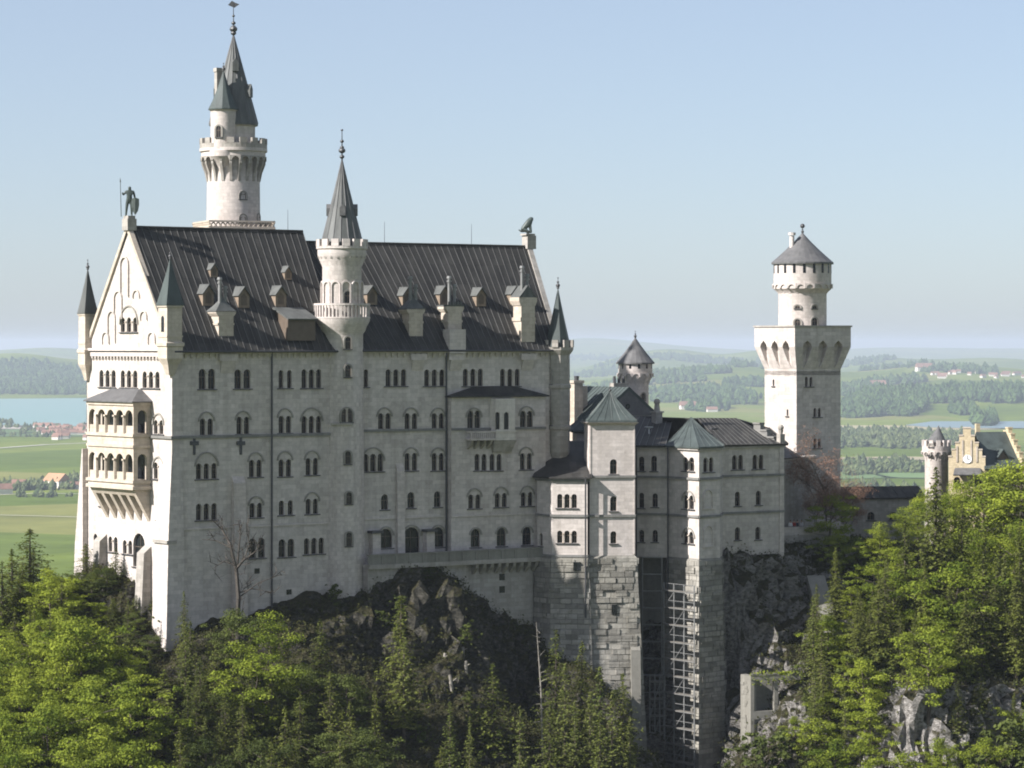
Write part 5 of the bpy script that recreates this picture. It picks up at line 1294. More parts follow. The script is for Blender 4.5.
def build_ground():
    ang = np.concatenate([np.linspace(-180, -24, 40)[:-1], np.linspace(-24, 24, 321), np.linspace(24, 180, 40)[1:-1]])
    rad = np.concatenate([[1, 150, 500, 1000], np.geomspace(1500, 45000, 230), [50000, 56000]])
    AA, RR = np.meshgrid(np.radians(ang), rad); X = RR*np.sin(AA); Y = RR*np.cos(AA); Zv = ground_z(X, Y)
    V = np.stack([X, Y, Zv], -1).reshape(-1, 3); ny, nx = AA.shape; idx = np.arange(nx*ny).reshape(ny, nx)
    nxt = np.roll(idx, -1, axis=1)
    fc = np.stack([idx[:-1], nxt[:-1], nxt[1:], idx[1:]], -1).reshape(-1, 4)[:, ::-1]
    me = bpy.data.meshes.new('ground'); me.from_pydata(V.tolist(), [], fc.tolist()); me.update(); me.polygons.foreach_set('use_smooth', [True]*len(me.polygons))
    if me.polygons[5000].normal.z < 0: me.flip_normals()
    m, t, b = nodes('meadows'); geo = N(t, 'ShaderNodeNewGeometry')
    wn = N(t, 'ShaderNodeTexNoise', Scale=.0012, Detail=3.0); t.links.new(geo.outputs['Position'], wn.inputs['Vector'])
    ad = N(t, 'ShaderNodeVectorMath', operation='MULTIPLY_ADD'); t.links.new(wn.outputs['Color'], ad.inputs[0]); ad.inputs[1].default_value = (500, 700, 0); t.links.new(geo.outputs['Position'], ad.inputs[2])
    mp = N(t, 'ShaderNodeMapping'); mp.inputs['Scale'].default_value = (1/420, 1/520, 0); mp.inputs['Rotation'].default_value = (0, 0, .25); t.links.new(ad.outputs[0], mp.inputs[0])
    vo = N(t, 'ShaderNodeTexVoronoi', Scale=1.0); vo.inputs['Randomness'].default_value = .85; t.links.new(mp.outputs[0], vo.inputs['Vector'])
    sp = N(t, 'ShaderNodeSeparateColor'); t.links.new(vo.outputs['Color'], sp.inputs[0])
    c1 = ramp(t, sp.outputs[0], [(0, (.088, .125, .022)), (.3, (.112, .15, .026)), (.55, (.14, .172, .034)), (.78, (.10, .137, .028)), (.9, (.17, .175, .055)), (.97, (.13, .153, .042))])
    c1.color_ramp.interpolation = 'CONSTANT'
    n2_ = N(t, 'ShaderNodeTexNoise', Scale=.012, Detail=6.0, Roughness=.65); t.links.new(geo.outputs['Position'], n2_.inputs['Vector'])
    r2 = ramp(t, n2_.outputs[0], [(.3, (.72, .74, .72)), (.7, (1.2, 1.18, 1.15))]); c = mul(t, c1.outputs[0], r2.outputs[0], 1.0)
    t.links.new(c, b.inputs['Base Color']); b.inputs['Roughness'].default_value = 1; b.inputs['Specular IOR Level'].default_value = 0
    me.materials.append(m); o = bpy.data.objects.new('ground', me); COL.objects.link(o); o['kind'] = 'structure'
build_ground()

def water(name, pix, col):
    me = bpy.data.meshes.new(name); vs = []
    for px, py in pix:
        D = -(GZ0 + 2.0)*F/(py - HY); vs.append(((px - CX)/F*D, D, GZ0 + 2.0))
    me.from_pydata(vs, [], [tuple(range(len(vs)))]); me.update()
    if me.polygons[0].normal.z < 0: me.flip_normals()
    m, t, b = nodes(name); b.inputs['Base Color'].default_value = (*col, 1); b.inputs['Roughness'].default_value = .5; b.inputs['Specular IOR Level'].default_value = .2
    geo = N(t, 'ShaderNodeNewGeometry'); n_ = N(t, 'ShaderNodeTexNoise', Scale=.05, Detail=4.0); t.links.new(geo.outputs['Position'], n_.inputs['Vector'])
    bp = N(t, 'ShaderNodeBump', Strength=.25, Distance=1.0); t.links.new(n_.outputs[0], bp.inputs['Height']); t.links.new(bp.outputs[0], b.inputs['Normal'])
    me.materials.append(m); o = bpy.data.objects.new(name, me); COL.objects.link(o); o['kind'] = 'structure'
water('lake', [(-160, 428), (0, 425), (50, 425.5), (95, 427), (200, 424), (260, 404), (170, 398.3), (90, 398), (0, 398.6), (-160, 400)], (.17, .27, .255))
water('lake', [(905, 425), (930, 427), (970, 428), (1100, 428), (1200, 420), (1100, 415), (1010, 415.5), (970, 417.5), (930, 421.5)], (.15, .21, .23))
def strip(name, pix, wd, col):
    me = bpy.data.meshes.new(name); vs = []; fs = []
    pts = [G(px, py) for px, py in pix]; out = []
    for a, b in zip(pts[:-1], pts[1:]):
        for k in range(6): out.append(a.lerp(b, k/6))
    out.append(pts[-1])
    for i, p in enumerate(out):
        d = (out[min(i+1, len(out)-1)] - out[max(i-1, 0)]); d.z = 0; s_ = Vector((-d.y, d.x, 0)).normalized()*wd/2; 
        for q in (p - s_, p + s_): vs.append((q.x, q.y, gz(q.x, q.y) + 1.2))
    for i in range(len(out)-1): fs.append((2*i, 2*i+2, 2*i+3, 2*i+1))
    me.from_pydata(vs, [], fs); me.update()
    me.materials.append(M.setdefault(name + str(col), plain(name, col, .9, 0, .1, .02))); o = bpy.data.objects.new(name, me); COL.objects.link(o); o['kind'] = 'structure'
strip('road', [(-60, 451), (0, 448.5), (45, 445.5), (90, 443.5), (170, 440)], 14, (.42, .40, .34))
strip('road', [(-60, 512), (0, 516), (50, 517.5), (90, 518.5), (150, 520)], 5, (.42, .40, .34))
strip('road', [(-60, 499), (0, 496), (40, 494), (90, 495.5), (150, 494)], 6, (.40, .38, .33))
strip('shore', [(-60, 427), (20, 428.5), (60, 428), (120, 429.5), (200, 426)], 260, (.40, .36, .30))
strip('meadow', [(-120, 434), (-20, 432), (45, 433.5), (30, 437)], 420, (.08, .135, .04))

# pale dry meadow and reed bands on the right, as fields of their own colour
strip('meadow', [(820, 428.5), (870, 428), (905, 429.5), (950, 431)], 330, (.30, .26, .15))
strip('meadow', [(780, 466), (850, 461), (900, 459.5), (960, 462)], 190, (.27, .23, .14))
strip('meadow', [(800, 478), (880, 476), (960, 477)], 160, (.10, .165, .05))

# ------------------------------------------------------------------ far woods, villages
def wood_material(name, c0, c1):
    m, t, b = nodes(name); oi = N(t, 'ShaderNodeNewGeometry')
    r = ramp(t, oi.outputs['Random Per Island'], [(0, c0), (1, c1)]); t.links.new(r.outputs[0], b.inputs['Base Color'])
    b.inputs['Roughness'].default_value = 1; b.inputs['Specular IOR Level'].default_value = .05
    return m
M['farwood'] = wood_material('far_trees', (.030, .055, .022), (.07, .11, .036))
M['farbush'] = wood_material('far_bushes', (.045, .065, .028), (.11, .13, .055))
def far_wood(patches, mat, seed, size=(14, 24), dens=1.0):
    rs = np.random.RandomState(seed); vs = []; fs = []
    tmpl = []; seg = 6
    for z, r in ((0, .55), (.3, 1.0), (.65, .75), (1.0, .08)):
        for i in range(seg): tmpl.append((r*math.cos(2*PI*i/seg + z*2), r*math.sin(2*PI*i/seg + z*2), z))
    tmpl = np.array(tmpl); tf = []
    for k in range(3):
        for i in range(seg): j = (i+1) % seg; tf.append((k*seg+i, k*seg+j, (k+1)*seg+j, (k+1)*seg+i))
    tf = np.array(tf); nb = 0
    for px, py, hx, hy, cnt in patches:
        k = 0; n = int(cnt*dens); tries = 0
        D0 = G(px, py + hy).y; D1 = G(px, py - hy).y
        while k < n and tries < n*6:
            tries += 1
            a = rs.uniform(-1, 1); c = rs.uniform(-1, 1)
            if a*a + c*c > 1 + .25*math.sin(a*7 + px): continue
            if hy < 9 and noise.noise(Vector((px*.3 + a*hx*.16, c*hy*.5, py))) < -.12: continue
            D = D0 + (D1 - D0)*(c + 1)/2; x = (px + a*hx - CX)/F*D; z = gz(x, D)
            h = rs.uniform(*size)*rs.choice([.6, .85, 1.0, 1.15]); r = h*rs.uniform(.28, .5)
            T = tmpl*np.array([r, r, h])*rs.uniform(.85, 1.15, tmpl.shape) + np.array([x, D, z - .5])
            vs.append(T); fs.append(tf + nb); nb += len(T); k += 1
    me = bpy.data.meshes.new('far_wood'); me.from_pydata(np.concatenate(vs).tolist(), [], np.concatenate(fs).tolist()); me.update()
    me.materials.append(mat); o = bpy.data.objects.new('far_wood', me); COL.objects.link(o); o['kind'] = 'stuff'
    return o
tag(far_wood([(20, 377, 75, 10, 1500), (80, 381, 45, 9, 800), (10, 391, 90, 4, 900), (75, 391, 40, 4, 500), (50, 369, 60, 4, 400), (130, 380, 50, 12, 700), (-60, 380, 60, 12, 700)], M['farwood'], 1, (15, 30)),
    'dark wooded hill beyond the turquoise lake at the left', 'wood')
tag(far_wood([(870, 407, 58, 11, 2300), (930, 398, 60, 6, 1500), (1000, 397, 60, 7, 1500), (850, 392, 30, 3, 400), (890, 384, 40, 2, 300), (985, 423, 14, 4, 200), (905, 366, 50, 2.5, 500), (860, 363, 40, 2.5, 500), (960, 371, 45, 2, 300), (1100, 395, 70, 18, 1500), (965, 413, 14, 3, 140)], M['farwood'], 2, (15, 30)),
    'blue-green forest across the far plain right of the square tower', 'wood')
tag(far_wood([(600, 374, 40, 3, 400), (695, 392.5, 55, 2, 420), (722, 398, 40, 2.2, 330), (745, 364, 30, 4, 700), (700, 362, 40, 2, 350), (655, 383, 50, 2, 380), (748, 385, 26, 2, 200), (600, 392, 40, 4, 400), (706, 409, 24, 3, 200), (655, 357, 60, 1.5, 300), (585, 358, 45, 3, 300), (690, 374, 46, 1.6, 300), (735, 404, 20, 1.6, 120), (668, 401, 16, 2, 120)], M['farwood'], 3, (16, 30)),
    'wooded ridges behind the small round tower and the wing roof', 'wood')
tag(far_wood([(845, 441, 55, 8, 620), (900, 443, 45, 7, 560), (880, 436, 50, 4, 400), (870, 467, 50, 2.5, 130), (850, 473, 30, 4, 110), (905, 470, 30, 4, 90), (880, 492, 40, 3, 50), (795, 380, 40, 10, 0), (950, 440, 30, 6, 300)], M['farbush'], 4, (8, 17)),
    'loose scrub and tree belts on the plain behind the connecting wing', 'scrub')
tag(far_wood([(60, 431, 40, 3, 130), (10, 436, 60, 2, 80), (60, 488, 40, 2.5, 90), (20, 489, 22, 3.5, 70), (80, 483, 14, 5, 60), (5, 425, 9, 4, 70), (30, 427, 25, 1.5, 40), (45, 497, 30, 1.0, 20)], M['farbush'], 5, (6, 13)),
    'hedges and orchard trees among the fields and the village at the left', 'hedge')

tag(far_wood([(180, 372, 60, 6, 700), (260, 385, 70, 6, 700), (340, 376, 60, 5, 700), (430, 392, 80, 6, 800), (500, 374, 60, 5, 600), (390, 420, 60, 5, 350), (250, 440, 60, 4, 220), (-160, 372, 70, 8, 700), (1120, 385, 70, 9, 800)], M['farwood'], 8, (15, 30)),
    'dark forest belts on the far plain, mostly hidden behind the palace', 'wood')
wallm = plain('house_render', (.62, .58, .52), .9, 0, .05, .1); roofm = plain('tile_roof', (.22, .12, .085), .9, 0, .25, .05); roof2 = plain('orange_tile_roof', (.36, .20, .11), .9, 0, .1, .05)
def house_mesh(l, w_, h, rh, rm):
    b = MB(); x, y = Vector((1, 0, 0)), Vector((0, 1, 0)); b.box(Vector((-l/2, -w_/2, -1)), x*l, y*w_, Z*(h + 1), 0)
    pr = [Vector((-l/2 - .5, -w_/2 - .6, h - .3)), Vector((-l/2 - .5, w_/2 + .6, h - .3)), Vector((-l/2 - .5, 0, h + rh))]; b.prism(pr, x*(l + 1), 1)
    return b.mesh('village_house', [wallm, rm])
HM = [house_mesh(14, 10, 6, 5, roofm), house_mesh(18, 11, 6, 5.5, roofm), house_mesh(12, 10, 5, 5, roofm), house_mesh(24, 12, 6, 6, roofm)]
rnd = random.Random(11)
def house(px, py, me, rz, label, group=None, name='village_house', sc=1.0):
    p = G(px, py); o = bpy.data.objects.new(name, me); COL.objects.link(o); o.location = p; o.rotation_euler = (0, 0, rz); o.scale = (sc, sc, sc)
    return tag(o, label, 'house', group)
for i in range(44):
    house(rnd.uniform(33, 92), rnd.uniform(427.5, 440.5), rnd.choice(HM), rnd.uniform(-.6, .9), 'red-roofed village house near the turquoise lake', 'red-roofed houses of the village by the lake')
fh = house_mesh(34, 22, 9, 10, roof2)
house(57, 488, fh, -.75, 'big white farmhouse with orange roof among the left fields', None, 'farmhouse')
house(19, 488.5, HM[1], .1, 'small grey farm building left of the orange-roofed farmhouse', None, 'farm_building', 1.0)
house(74, 489.5, HM[0], .3, 'white shed right of the orange-roofed farmhouse', None, 'farm_building', .9)
house(1, 494, HM[3], .5, 'dark red-roofed farm building at the left picture edge', None, 'farm_building', 1.1)
for i in range(20):
    house(rnd.uniform(952, 1024) if i < 13 else rnd.uniform(930, 955), rnd.uniform(373, 379), rnd.choice(HM), rnd.uniform(-.6, .9), 'house of the far village on the green plain at the right', 'houses of the far village at the right', 'village_house', 1.25)
for px, py, sc, lb in ((924, 371, 2.6, 'white farm standing alone on the far green slope, above the dark forest'), (878, 388, 2.2, 'white farm in a clearing of the dark forest right of the square tower'), (688, 409.5, 1.9, 'long pale farm in the meadow above the wing roof, nearer of two'), (712, 412, 1.2, 'small white barn in the meadow above the wing roof')):
    house(px, py, HM[3], .2, lb, None, 'farmhouse', sc)

# ------------------------------------------------------------------ the air
def haze():
    b = MB(); L = 60000.0; b.box(Vector((-L, -L, GZ0 - 1.5)), Vector((2*L, 0, 0)), Vector((0, 2*L, 0)), Z*(60 - GZ0 + 1.5))
    m = bpy.data.materials.new('haze'); m.use_nodes = True; t = m.node_tree; t.nodes.clear()
    v = t.nodes.new('ShaderNodeVolumePrincipled'); v.inputs['Color'].default_value = (.69, .775, .87, 1); v.inputs['Density'].default_value = HAZE; v.inputs['Anisotropy'].default_value = .1
    o_ = t.nodes.new('ShaderNodeOutputMaterial'); t.links.new(v.outputs[0], o_.inputs['Volume'])
    o = b.build('haze', m); o['kind'] = 'stuff'; o['label'] = 'thin bluish haze over the whole valley'; o['category'] = 'haze'
HAZE = 5.4e-5
haze()
# ------------------------------------------------------------------ trees
def leaf_material(name, c0, c1, trans=.35):
    m = bpy.data.materials.new(name); m.use_nodes = True; t = m.node_tree; t.nodes.clear()
    g = t.nodes.new('ShaderNodeNewGeometry'); oi = t.nodes.new('ShaderNodeObjectInfo')
    at = N(t, 'ShaderNodeAttribute', attribute_name='tint')
    a = N(t, 'ShaderNodeMath', operation='MULTIPLY_ADD'); t.links.new(oi.outputs['Random'], a.inputs[0]); a.inputs[1].default_value = .6; t.links.new(at.outputs['Fac'], a.inputs[2])
    r = ramp(t, a.outputs[0], [(.15, c0), (1.2, c1)])
    d = t.nodes.new('ShaderNodeBsdfDiffuse'); tr = t.nodes.new('ShaderNodeBsdfTranslucent'); mx = t.nodes.new('ShaderNodeMixShader'); mx.inputs[0].default_value = trans
    t.links.new(r.outputs[0], d.inputs[0]); t.links.new(r.outputs[0], tr.inputs[0]); t.links.new(d.outputs[0], mx.inputs[1]); t.links.new(tr.outputs[0], mx.inputs[2])
    o = t.nodes.new('ShaderNodeOutputMaterial'); t.links.new(mx.outputs[0], o.inputs[0]); return m
M['beech'] = leaf_material('beech_leaves', (.06, .095, .015), (.25, .29, .04), .33)
M['needle'] = leaf_material('spruce_needles', (.038, .054, .014), (.122, .138, .032), .25)
M['larch'] = leaf_material('larch_needles', (.06, .085, .02), (.145, .16, .046), .3)
M['twig'] = leaf_material('budding_twigs', (.14, .08, .055), (.29, .18, .13), .15)
M['bush'] = leaf_material('shrub_leaves', (.035, .048, .016), (.10, .12, .034), .25)
M['brush'] = leaf_material('brush_leaves', (.024, .028, .012), (.075, .078, .03), .2)

def leaves_mesh(name, C, Nn, sz, tint, mat, aspect=.6):
    """Leaf clumps as small quads: centres C, directions Nn, sizes sz."""
    rs = np.random.RandomState(len(C)); n = len(C)
    a = np.cross(Nn, rs.normal(size=(n, 3))); a /= np.linalg.norm(a, axis=1, keepdims=True) + 1e-9
    b = np.cross(Nn, a); b /= np.linalg.norm(b, axis=1, keepdims=True) + 1e-9
    s_ = sz[:, None]; V = np.stack([C - a*s_*.5, C - b*s_*aspect*.5 + Nn*s_*.08, C + a*s_*.5, C + b*s_*aspect*.5 + Nn*s_*.08], 1).reshape(-1, 3)
    me = bpy.data.meshes.new(name); fc = np.arange(4*n).reshape(n, 4)
    me.from_pydata(V.tolist(), [], fc.tolist()); me.update(); me.materials.append(mat)
    at = me.attributes.new('tint', 'FLOAT', 'FACE'); at.data.foreach_set('value', tint.astype(np.float32)); return me
def unit(v): return v/(np.linalg.norm(v, axis=-1, keepdims=True) + 1e-9)

def broadleaf(seed, H=13.0, spread=.30, n=5200, mat='beech', leaf=(.18, .46), base=.15):
    rs = np.random.RandomState(seed); tk = MB(); pts = []; top = Vector((rs.normal()*.4, rs.normal()*.4, H*.86)); prev = Vector((0, 0, -1.5)); k = 6; path = []
    for i in range(1, k + 1):
        q = Vector((top.x*i/k + rs.normal()*.15, top.y*i/k + rs.normal()*.15, H*.86*i/k)); tk.tube(prev, q, .24*(1 - (i-1)/k*.85)*H/13, .24*(1 - i/k*.85)*H/13, 6, 0, False); path.append(q); prev = q
    cl = []
    for i in range(14):
        h = base + (0.93 - base)*((i + .5)/14); z0 = H*h*.86; a = i*2.4 + rs.rand()*.8
        L = H*spread*(.45 + .95*math.sin(PI*min(max((1.06 - h)/.95, 0), 1))**.8)*rs.uniform(.55, 1.15)
        p0 = Vector((top.x*h, top.y*h, z0)); p1 = p0 + Vector((math.cos(a)*L, math.sin(a)*L, L*rs.uniform(.15, .55))); tk.tube(p0, p1, .07*H/13, .02, 4, 0, False)
        for j in range(3):
            q = p0.lerp(p1, .45 + .3*j) + Vector(rs.normal(size=3)*.5); cl.append((q, rs.uniform(.5, 1.15)*H/13*(1.15 - .2*j)))
    cl.append((top + Vector((0, 0, H*.07)), 1.0*H/13)); cl.append((top, 1.2*H/13))
    wts = np.array([c[1]**2 for c in cl]); wts /= wts.sum(); C = []; T = []; NN = []
    for (q, r), w_ in zip(cl, wts):
        m_ = int(n*w_); d = unit(rs.normal(size=(m_, 3))); rr = rs.rand(m_, 1)**.45*r*1.25
        C.append(np.array(q) + d*rr*np.array([1.3, 1.3, .52])); NN.append(unit(d + rs.normal(size=(m_, 3))*.6 + np.array([0, 0, .7]))); T.append(np.clip(rs.rand()*.45 + rs.rand(m_)*.35, 0, 1))
    C = np.concatenate(C); return tk.mesh('trunk', M['bark']), leaves_mesh('crown', C, np.concatenate(NN), rs.uniform(*leaf, len(C)), np.concatenate(T), M[mat])
def conifer(seed, H=17.0, spread=.21, mat='needle', levels=40, sp=9, droop=.35, base=.10, size=(.5, .95)):
    rs = np.random.RandomState(seed); tk = MB(); tk.tube((0, 0, -1.5), (0, 0, H*.5), .26*H/17, .15*H/17, 7, 0, False); tk.tube((0, 0, H*.5), (0, 0, H), .15*H/17, .02, 6, 0, False)
    C = []; NN = []; T = []; SZ = []
    for i in range(levels):
        h = base + (1 - base)*(i/levels)**.93; z = H*h; Lm = H*spread*((1 - h)**.82)*(1 if h > .22 else .75) + .12; nb_ = rs.randint(5, 8)
        for j in range(nb_):
            if rs.rand() < .10: continue
            a = rs.rand()*2*PI; L = Lm*rs.uniform(.5, 1.18); u = np.array([math.cos(a), math.sin(a), 0]); k = max(int(1.5*sp*L/(H*spread)) + 2, 4); tn = rs.rand()*.5
            if L > 1.1: tk.tube((0, 0, z), tuple(u*L*.8 + np.array([0, 0, z - droop*L*.55])), .035, .012, 3, 0, False)
            for q in range(k):
                t = (q + rs.rand())/k; zz_ = z - droop*L*t**1.3 + .16*L*t**3 + rs.normal()*.08
                side = np.cross(u, [0, 0, 1])*rs.normal()*.24*L*(1.05 - t)
                C.append(u*L*t + side + np.array([0, 0, zz_])); NN.append(unit(np.array([u[0]*.3, u[1]*.3, 1.0]) + rs.normal(size=3)*.45)); T.append(min(tn + rs.rand()*.4 + .18*t, 1)); SZ.append(rs.uniform(*size)*(1 - .45*h))
    return tk.mesh('trunk', M['bark']), leaves_mesh('crown', np.array(C), np.array(NN), np.array(SZ), np.array(T), M[mat], .55)
def bare(seed, H, mat_b, twigs=0, mat_t=None, spread=.3, sparse=False):
    rs = np.random.RandomState(seed); tk = MB(); C = []; NN = []
    def br(p, d, L, r, dep):
        k = 3; q = p
        for i in range(k):
            d = (d + Vector(rs.normal(size=3)*.13) + Vector((0, 0, .03))).normalized(); e = q + d*L/k; tk.tube(q, e, r*(1 - .25*i), r*(1 - .25*(i+1)), 5 if dep < 2 else 3, 0, False); q = e
            if dep < (3 if not sparse else 2) and (i > 0 or dep > 0):
                for _ in range(2 if not sparse else 1):
                    nd = (d + Vector(rs.normal(size=3)*.75)).normalized(); nd.z = abs(nd.z)*.6 + .1; br(q, nd.normalized(), L*rs.uniform(.42, .68), r*.45, dep + 1)
        if twigs:
            for _ in range(twigs): C.append(np.array(q) + rs.normal(size=3)*L*.3); NN.append(unit(rs.normal(size=3)))
    br(Vector((0, 0, -1.0)), Vector((.02, 0, 1)), H*.72, H*.018, 0)
    if not sparse:
        for i in range(5): a = rs.rand()*6.3; br(Vector((0, 0, H*(.25 + .11*i))), Vector((math.cos(a)*.8, math.sin(a)*.8, .6)).normalized(), H*spread, H*.008, 1)
    t_ = tk.mesh('trunk', mat_b)
    return t_, (leaves_mesh('crown', np.array(C), np.array(NN), rs.uniform(.25, .5, len(C)), rs.rand(len(C)), mat_t, .16) if C else None)
def pole_snag(seed):
    rs = np.random.RandomState(seed); tk = MB(); tk.tube((-.2, 0, -1), (.0, 0, 5), .09, .07, 6, 0, False); tk.tube((.0, 0, 5), (.45, 0, 10), .07, .02, 6, 0, False)
    for i in range(26):
        z = 1.5 + i*.32; a = rs.rand()*6.3; tk.tube((.1, 0, z), (.1 + math.cos(a)*rs.uniform(.3, .9), math.sin(a)*.6, z + rs.uniform(-.1, .4)), .03, .008, 3, 0, False)
    return tk.mesh('trunk', M['palebark']), None
def old_dead_tree():
    rs = np.random.RandomState(4); tk = MB(); s_ = 1/8.85
    def W(px, py): return Vector(((px - 240)*s_, rs.normal()*.25, (644 - py)*s_))
    def limb(pts, r0, r1, twig=2):
        p = [W(*q) for q in pts]
        for i in range(len(p) - 1):
            a, b = r0 + (r1 - r0)*i/(len(p)-1), r0 + (r1 - r0)*(i+1)/(len(p)-1); tk.tube(p[i], p[i+1], a, b, 6, 0, False)
            for _ in range(twig):
                q = p[i].lerp(p[i+1], rs.rand()); d = (p[i+1] - p[i]).normalized()
                for lv in range(2):
                    e = q + (d*.6 + Vector(rs.normal(size=3)*.55) + Vector((0, 0, .35))).normalized()*rs.uniform(.7, 1.7); tk.tube(q, e, .035, .012, 3, 0, False)
                    for _k in range(2): tk.tube(q.lerp(e, .55), q.lerp(e, .55) + Vector(rs.normal(size=3)*.45) + Vector((0, 0, .35)), .016, .007, 3, 0, False)
                    q = q.lerp(e, .7)
    _t = tk.tube; tk.tube = lambda a, b, r0, r1, *k: _t(a, b, r0*1.45, r1*1.45, *k)
    limb([(240, 655), (239, 620), (241, 600), (238, 570)], .26, .17, 1)
    limb([(238, 572), (232, 545), (222, 530), (211, 519)], .15, .03, 3); limb([(238, 570), (246, 561), (258, 553), (264, 546)], .13, .03, 3)
    limb([(237, 566), (225, 562), (213, 569)], .08, .02, 3); limb([(241, 594), (255, 590), (276, 593)], .07, .02, 3); limb([(242, 598), (262, 584), (282, 577)], .07, .02, 3)
    limb([(239, 568), (241, 548), (243, 532), (240, 520)], .10, .02, 3); limb([(232, 548), (216, 541), (201, 540)], .06, .02, 2); limb([(246, 562), (252, 545), (250, 530)], .06, .02, 3)
    return tk.mesh('trunk', M['darkbark']), None
PROT = {'beech': [(broadleaf(i, 13, .26 + .03*(i % 3)), 13.0) for i in (1, 2, 3, 4, 5)],
        'tallbeech': [(broadleaf(20 + i, 18, .19, 6500, 'beech', (.22, .42), .2), 18.0) for i in (1, 2, 3)],
        'spruce': [(conifer(i, 17, .25 + .03*(i % 3), 'needle', 44, 12, .35, .06, (.4, .75)), 17.0) for i in (1, 2, 3, 4)],
        'tallspruce': [(conifer(10 + i, 25, .19, 'needle', 66, 16, .4, .12, (.45, .85)), 25.0) for i in (1, 2, 3)],
        'larch': [(conifer(30 + i, 17, .17, 'larch', 36, 8, .25, .15, (.4, .8)), 17.0) for i in (1, 2, 3)],
        'dull': [(broadleaf(40 + i, 13, .27, 6000, 'bush', (.2, .4)), 13.0) for i in (1, 2, 3)],
        'shrub': [(broadleaf(50 + i, 4.0, .42, 900, 'bush', (.28, .5), .02), 4.0) for i in (1, 2, 3)],
        'budding': [(bare(60 + i, 13, M['bark'], 26, M['twig'], .36), 13.0) for i in (1, 2)],
        'snag': [(pole_snag(70 + i), 10.0) for i in (1, 2)],
        'dead': [(old_dead_tree(), 14.0)]}
CATS = {'beech': ('broadleaf_tree', 'tree'), 'tallbeech': ('broadleaf_tree', 'tree'), 'spruce': ('spruce_tree', 'conifer'), 'dull': ('broadleaf_tree', 'tree'), 'tallspruce': ('spruce_tree', 'conifer'), 'larch': ('larch_tree', 'conifer'),
        'shrub': ('shrub', 'shrub'), 'budding': ('budding_tree', 'tree'), 'snag': ('dead_tree', 'dead tree'), 'dead': ('dead_tree', 'dead tree')}
trnd = random.Random(5)
def plant(kind, px, D, top=None, H=None, label=None, group=None, var=None, wide=1.0):
    """A tree rooted in the ground; top = picture row its tip reaches, else H = its height."""
    x = (px - CX)/F*D; z = lz(x, D) - .3
    if top is not None: H = zz(top, D) - z
    H = max(H, 1.2); lst = PROT[kind]; (tm, cm), h0 = lst[var % len(lst)] if var is not None else trnd.choice(lst)
    nm, cat = CATS[kind]; s_ = H/h0
    r = empty(nm, (x, D, z), label, cat, group); r.rotation_euler = (0, 0, 0 if kind == 'dead' else trnd.uniform(0, 6.28)); w_ = max(s_*wide*trnd.uniform(.9, 1.12), .35); r.scale = (w_, w_, s_)
    for n_, m_ in (('trunk', tm), ('crown', cm)):
        if m_ is None: continue
        o = bpy.data.objects.new(n_, m_); COL.objects.link(o); o.parent = r
    return r
def grove(region, n, kinds, hr, seed, mind=2.2, wide=1.0):
    """n trees spread over a patch: region = (px0, px1, D0, D1)."""
    rg = random.Random(seed); pl = []; t = 0
    while len(pl) < n and t < n*40:
        t += 1; px = rg.uniform(region[0], region[1]); D = rg.uniform(region[2], region[3]); x = (px - CX)/F*D
        if any((x - a)**2 + (D - b)**2 < mind**2 for a, b in pl): continue
        pl.append((x, D)); k, label, group = rg.choice(kinds); plant(k, px, D, None, rg.uniform(*hr), label, group, None, wide)
# ------------------------------------------------------------------ planting
# left wood, below the west gable
GA = 'bright broadleaf trees of the wood below the west gable'; LA = 'bright green broadleaf tree in the wood below the sunlit gable'
GB = 'dark spruces of the wood below the west gable'; LB = 'dark green spruce in the wood below the sunlit gable'
plant('spruce', 86, 351, 543, None, 'tallest dark spruce at the left, in front of the fields', None, 0, 2.1)
plant('spruce', 30, 349, 528, None, 'dark spruce at the left beside the tallest one', None, 1, 1.9)
plant('spruce', 12, 346, 548, None, 'dark spruce nearest the left picture edge', None, 2, 1.4)
plant('spruce', 128, 338, 597, None, 'slim spruce standing against the pale foot of the sunlit gable', None, 3, .8)
plant('spruce', 184, 336, 590, None, 'thin young spruce in front of the gable corner', None, 1, .7)
for px, D, top in ((58, 347, 575), (98, 349, 578), (75, 344, 592), (100, 342, 602), (40, 340, 610), (10, 335, 640), (-20, 342, 600)):
    plant('beech', px, D, top, None, LA, GA)
for px, D, top in ((20, 322, 665), (60, 325, 650), (90, 322, 672), (130, 326, 665), (100, 314, 705), (40, 312, 700), (5, 308, 715), (75, 306, 735), (125, 306, 740), (-15, 318, 680)):
    plant('beech', px, D, top, None, LA, GA)
for px, D, top in ((48, 347, 560), (62, 345, 575), (20, 344, 572), (2, 342, 560), (38, 343, 590), (112, 342, 598), (50, 333, 620), (150, 330, 650), (85, 331, 640), (-5, 328, 640), (115, 330, 632), (165, 320, 668)):
    plant('spruce', px, D, top, None, LB, GB, None, 1.5)
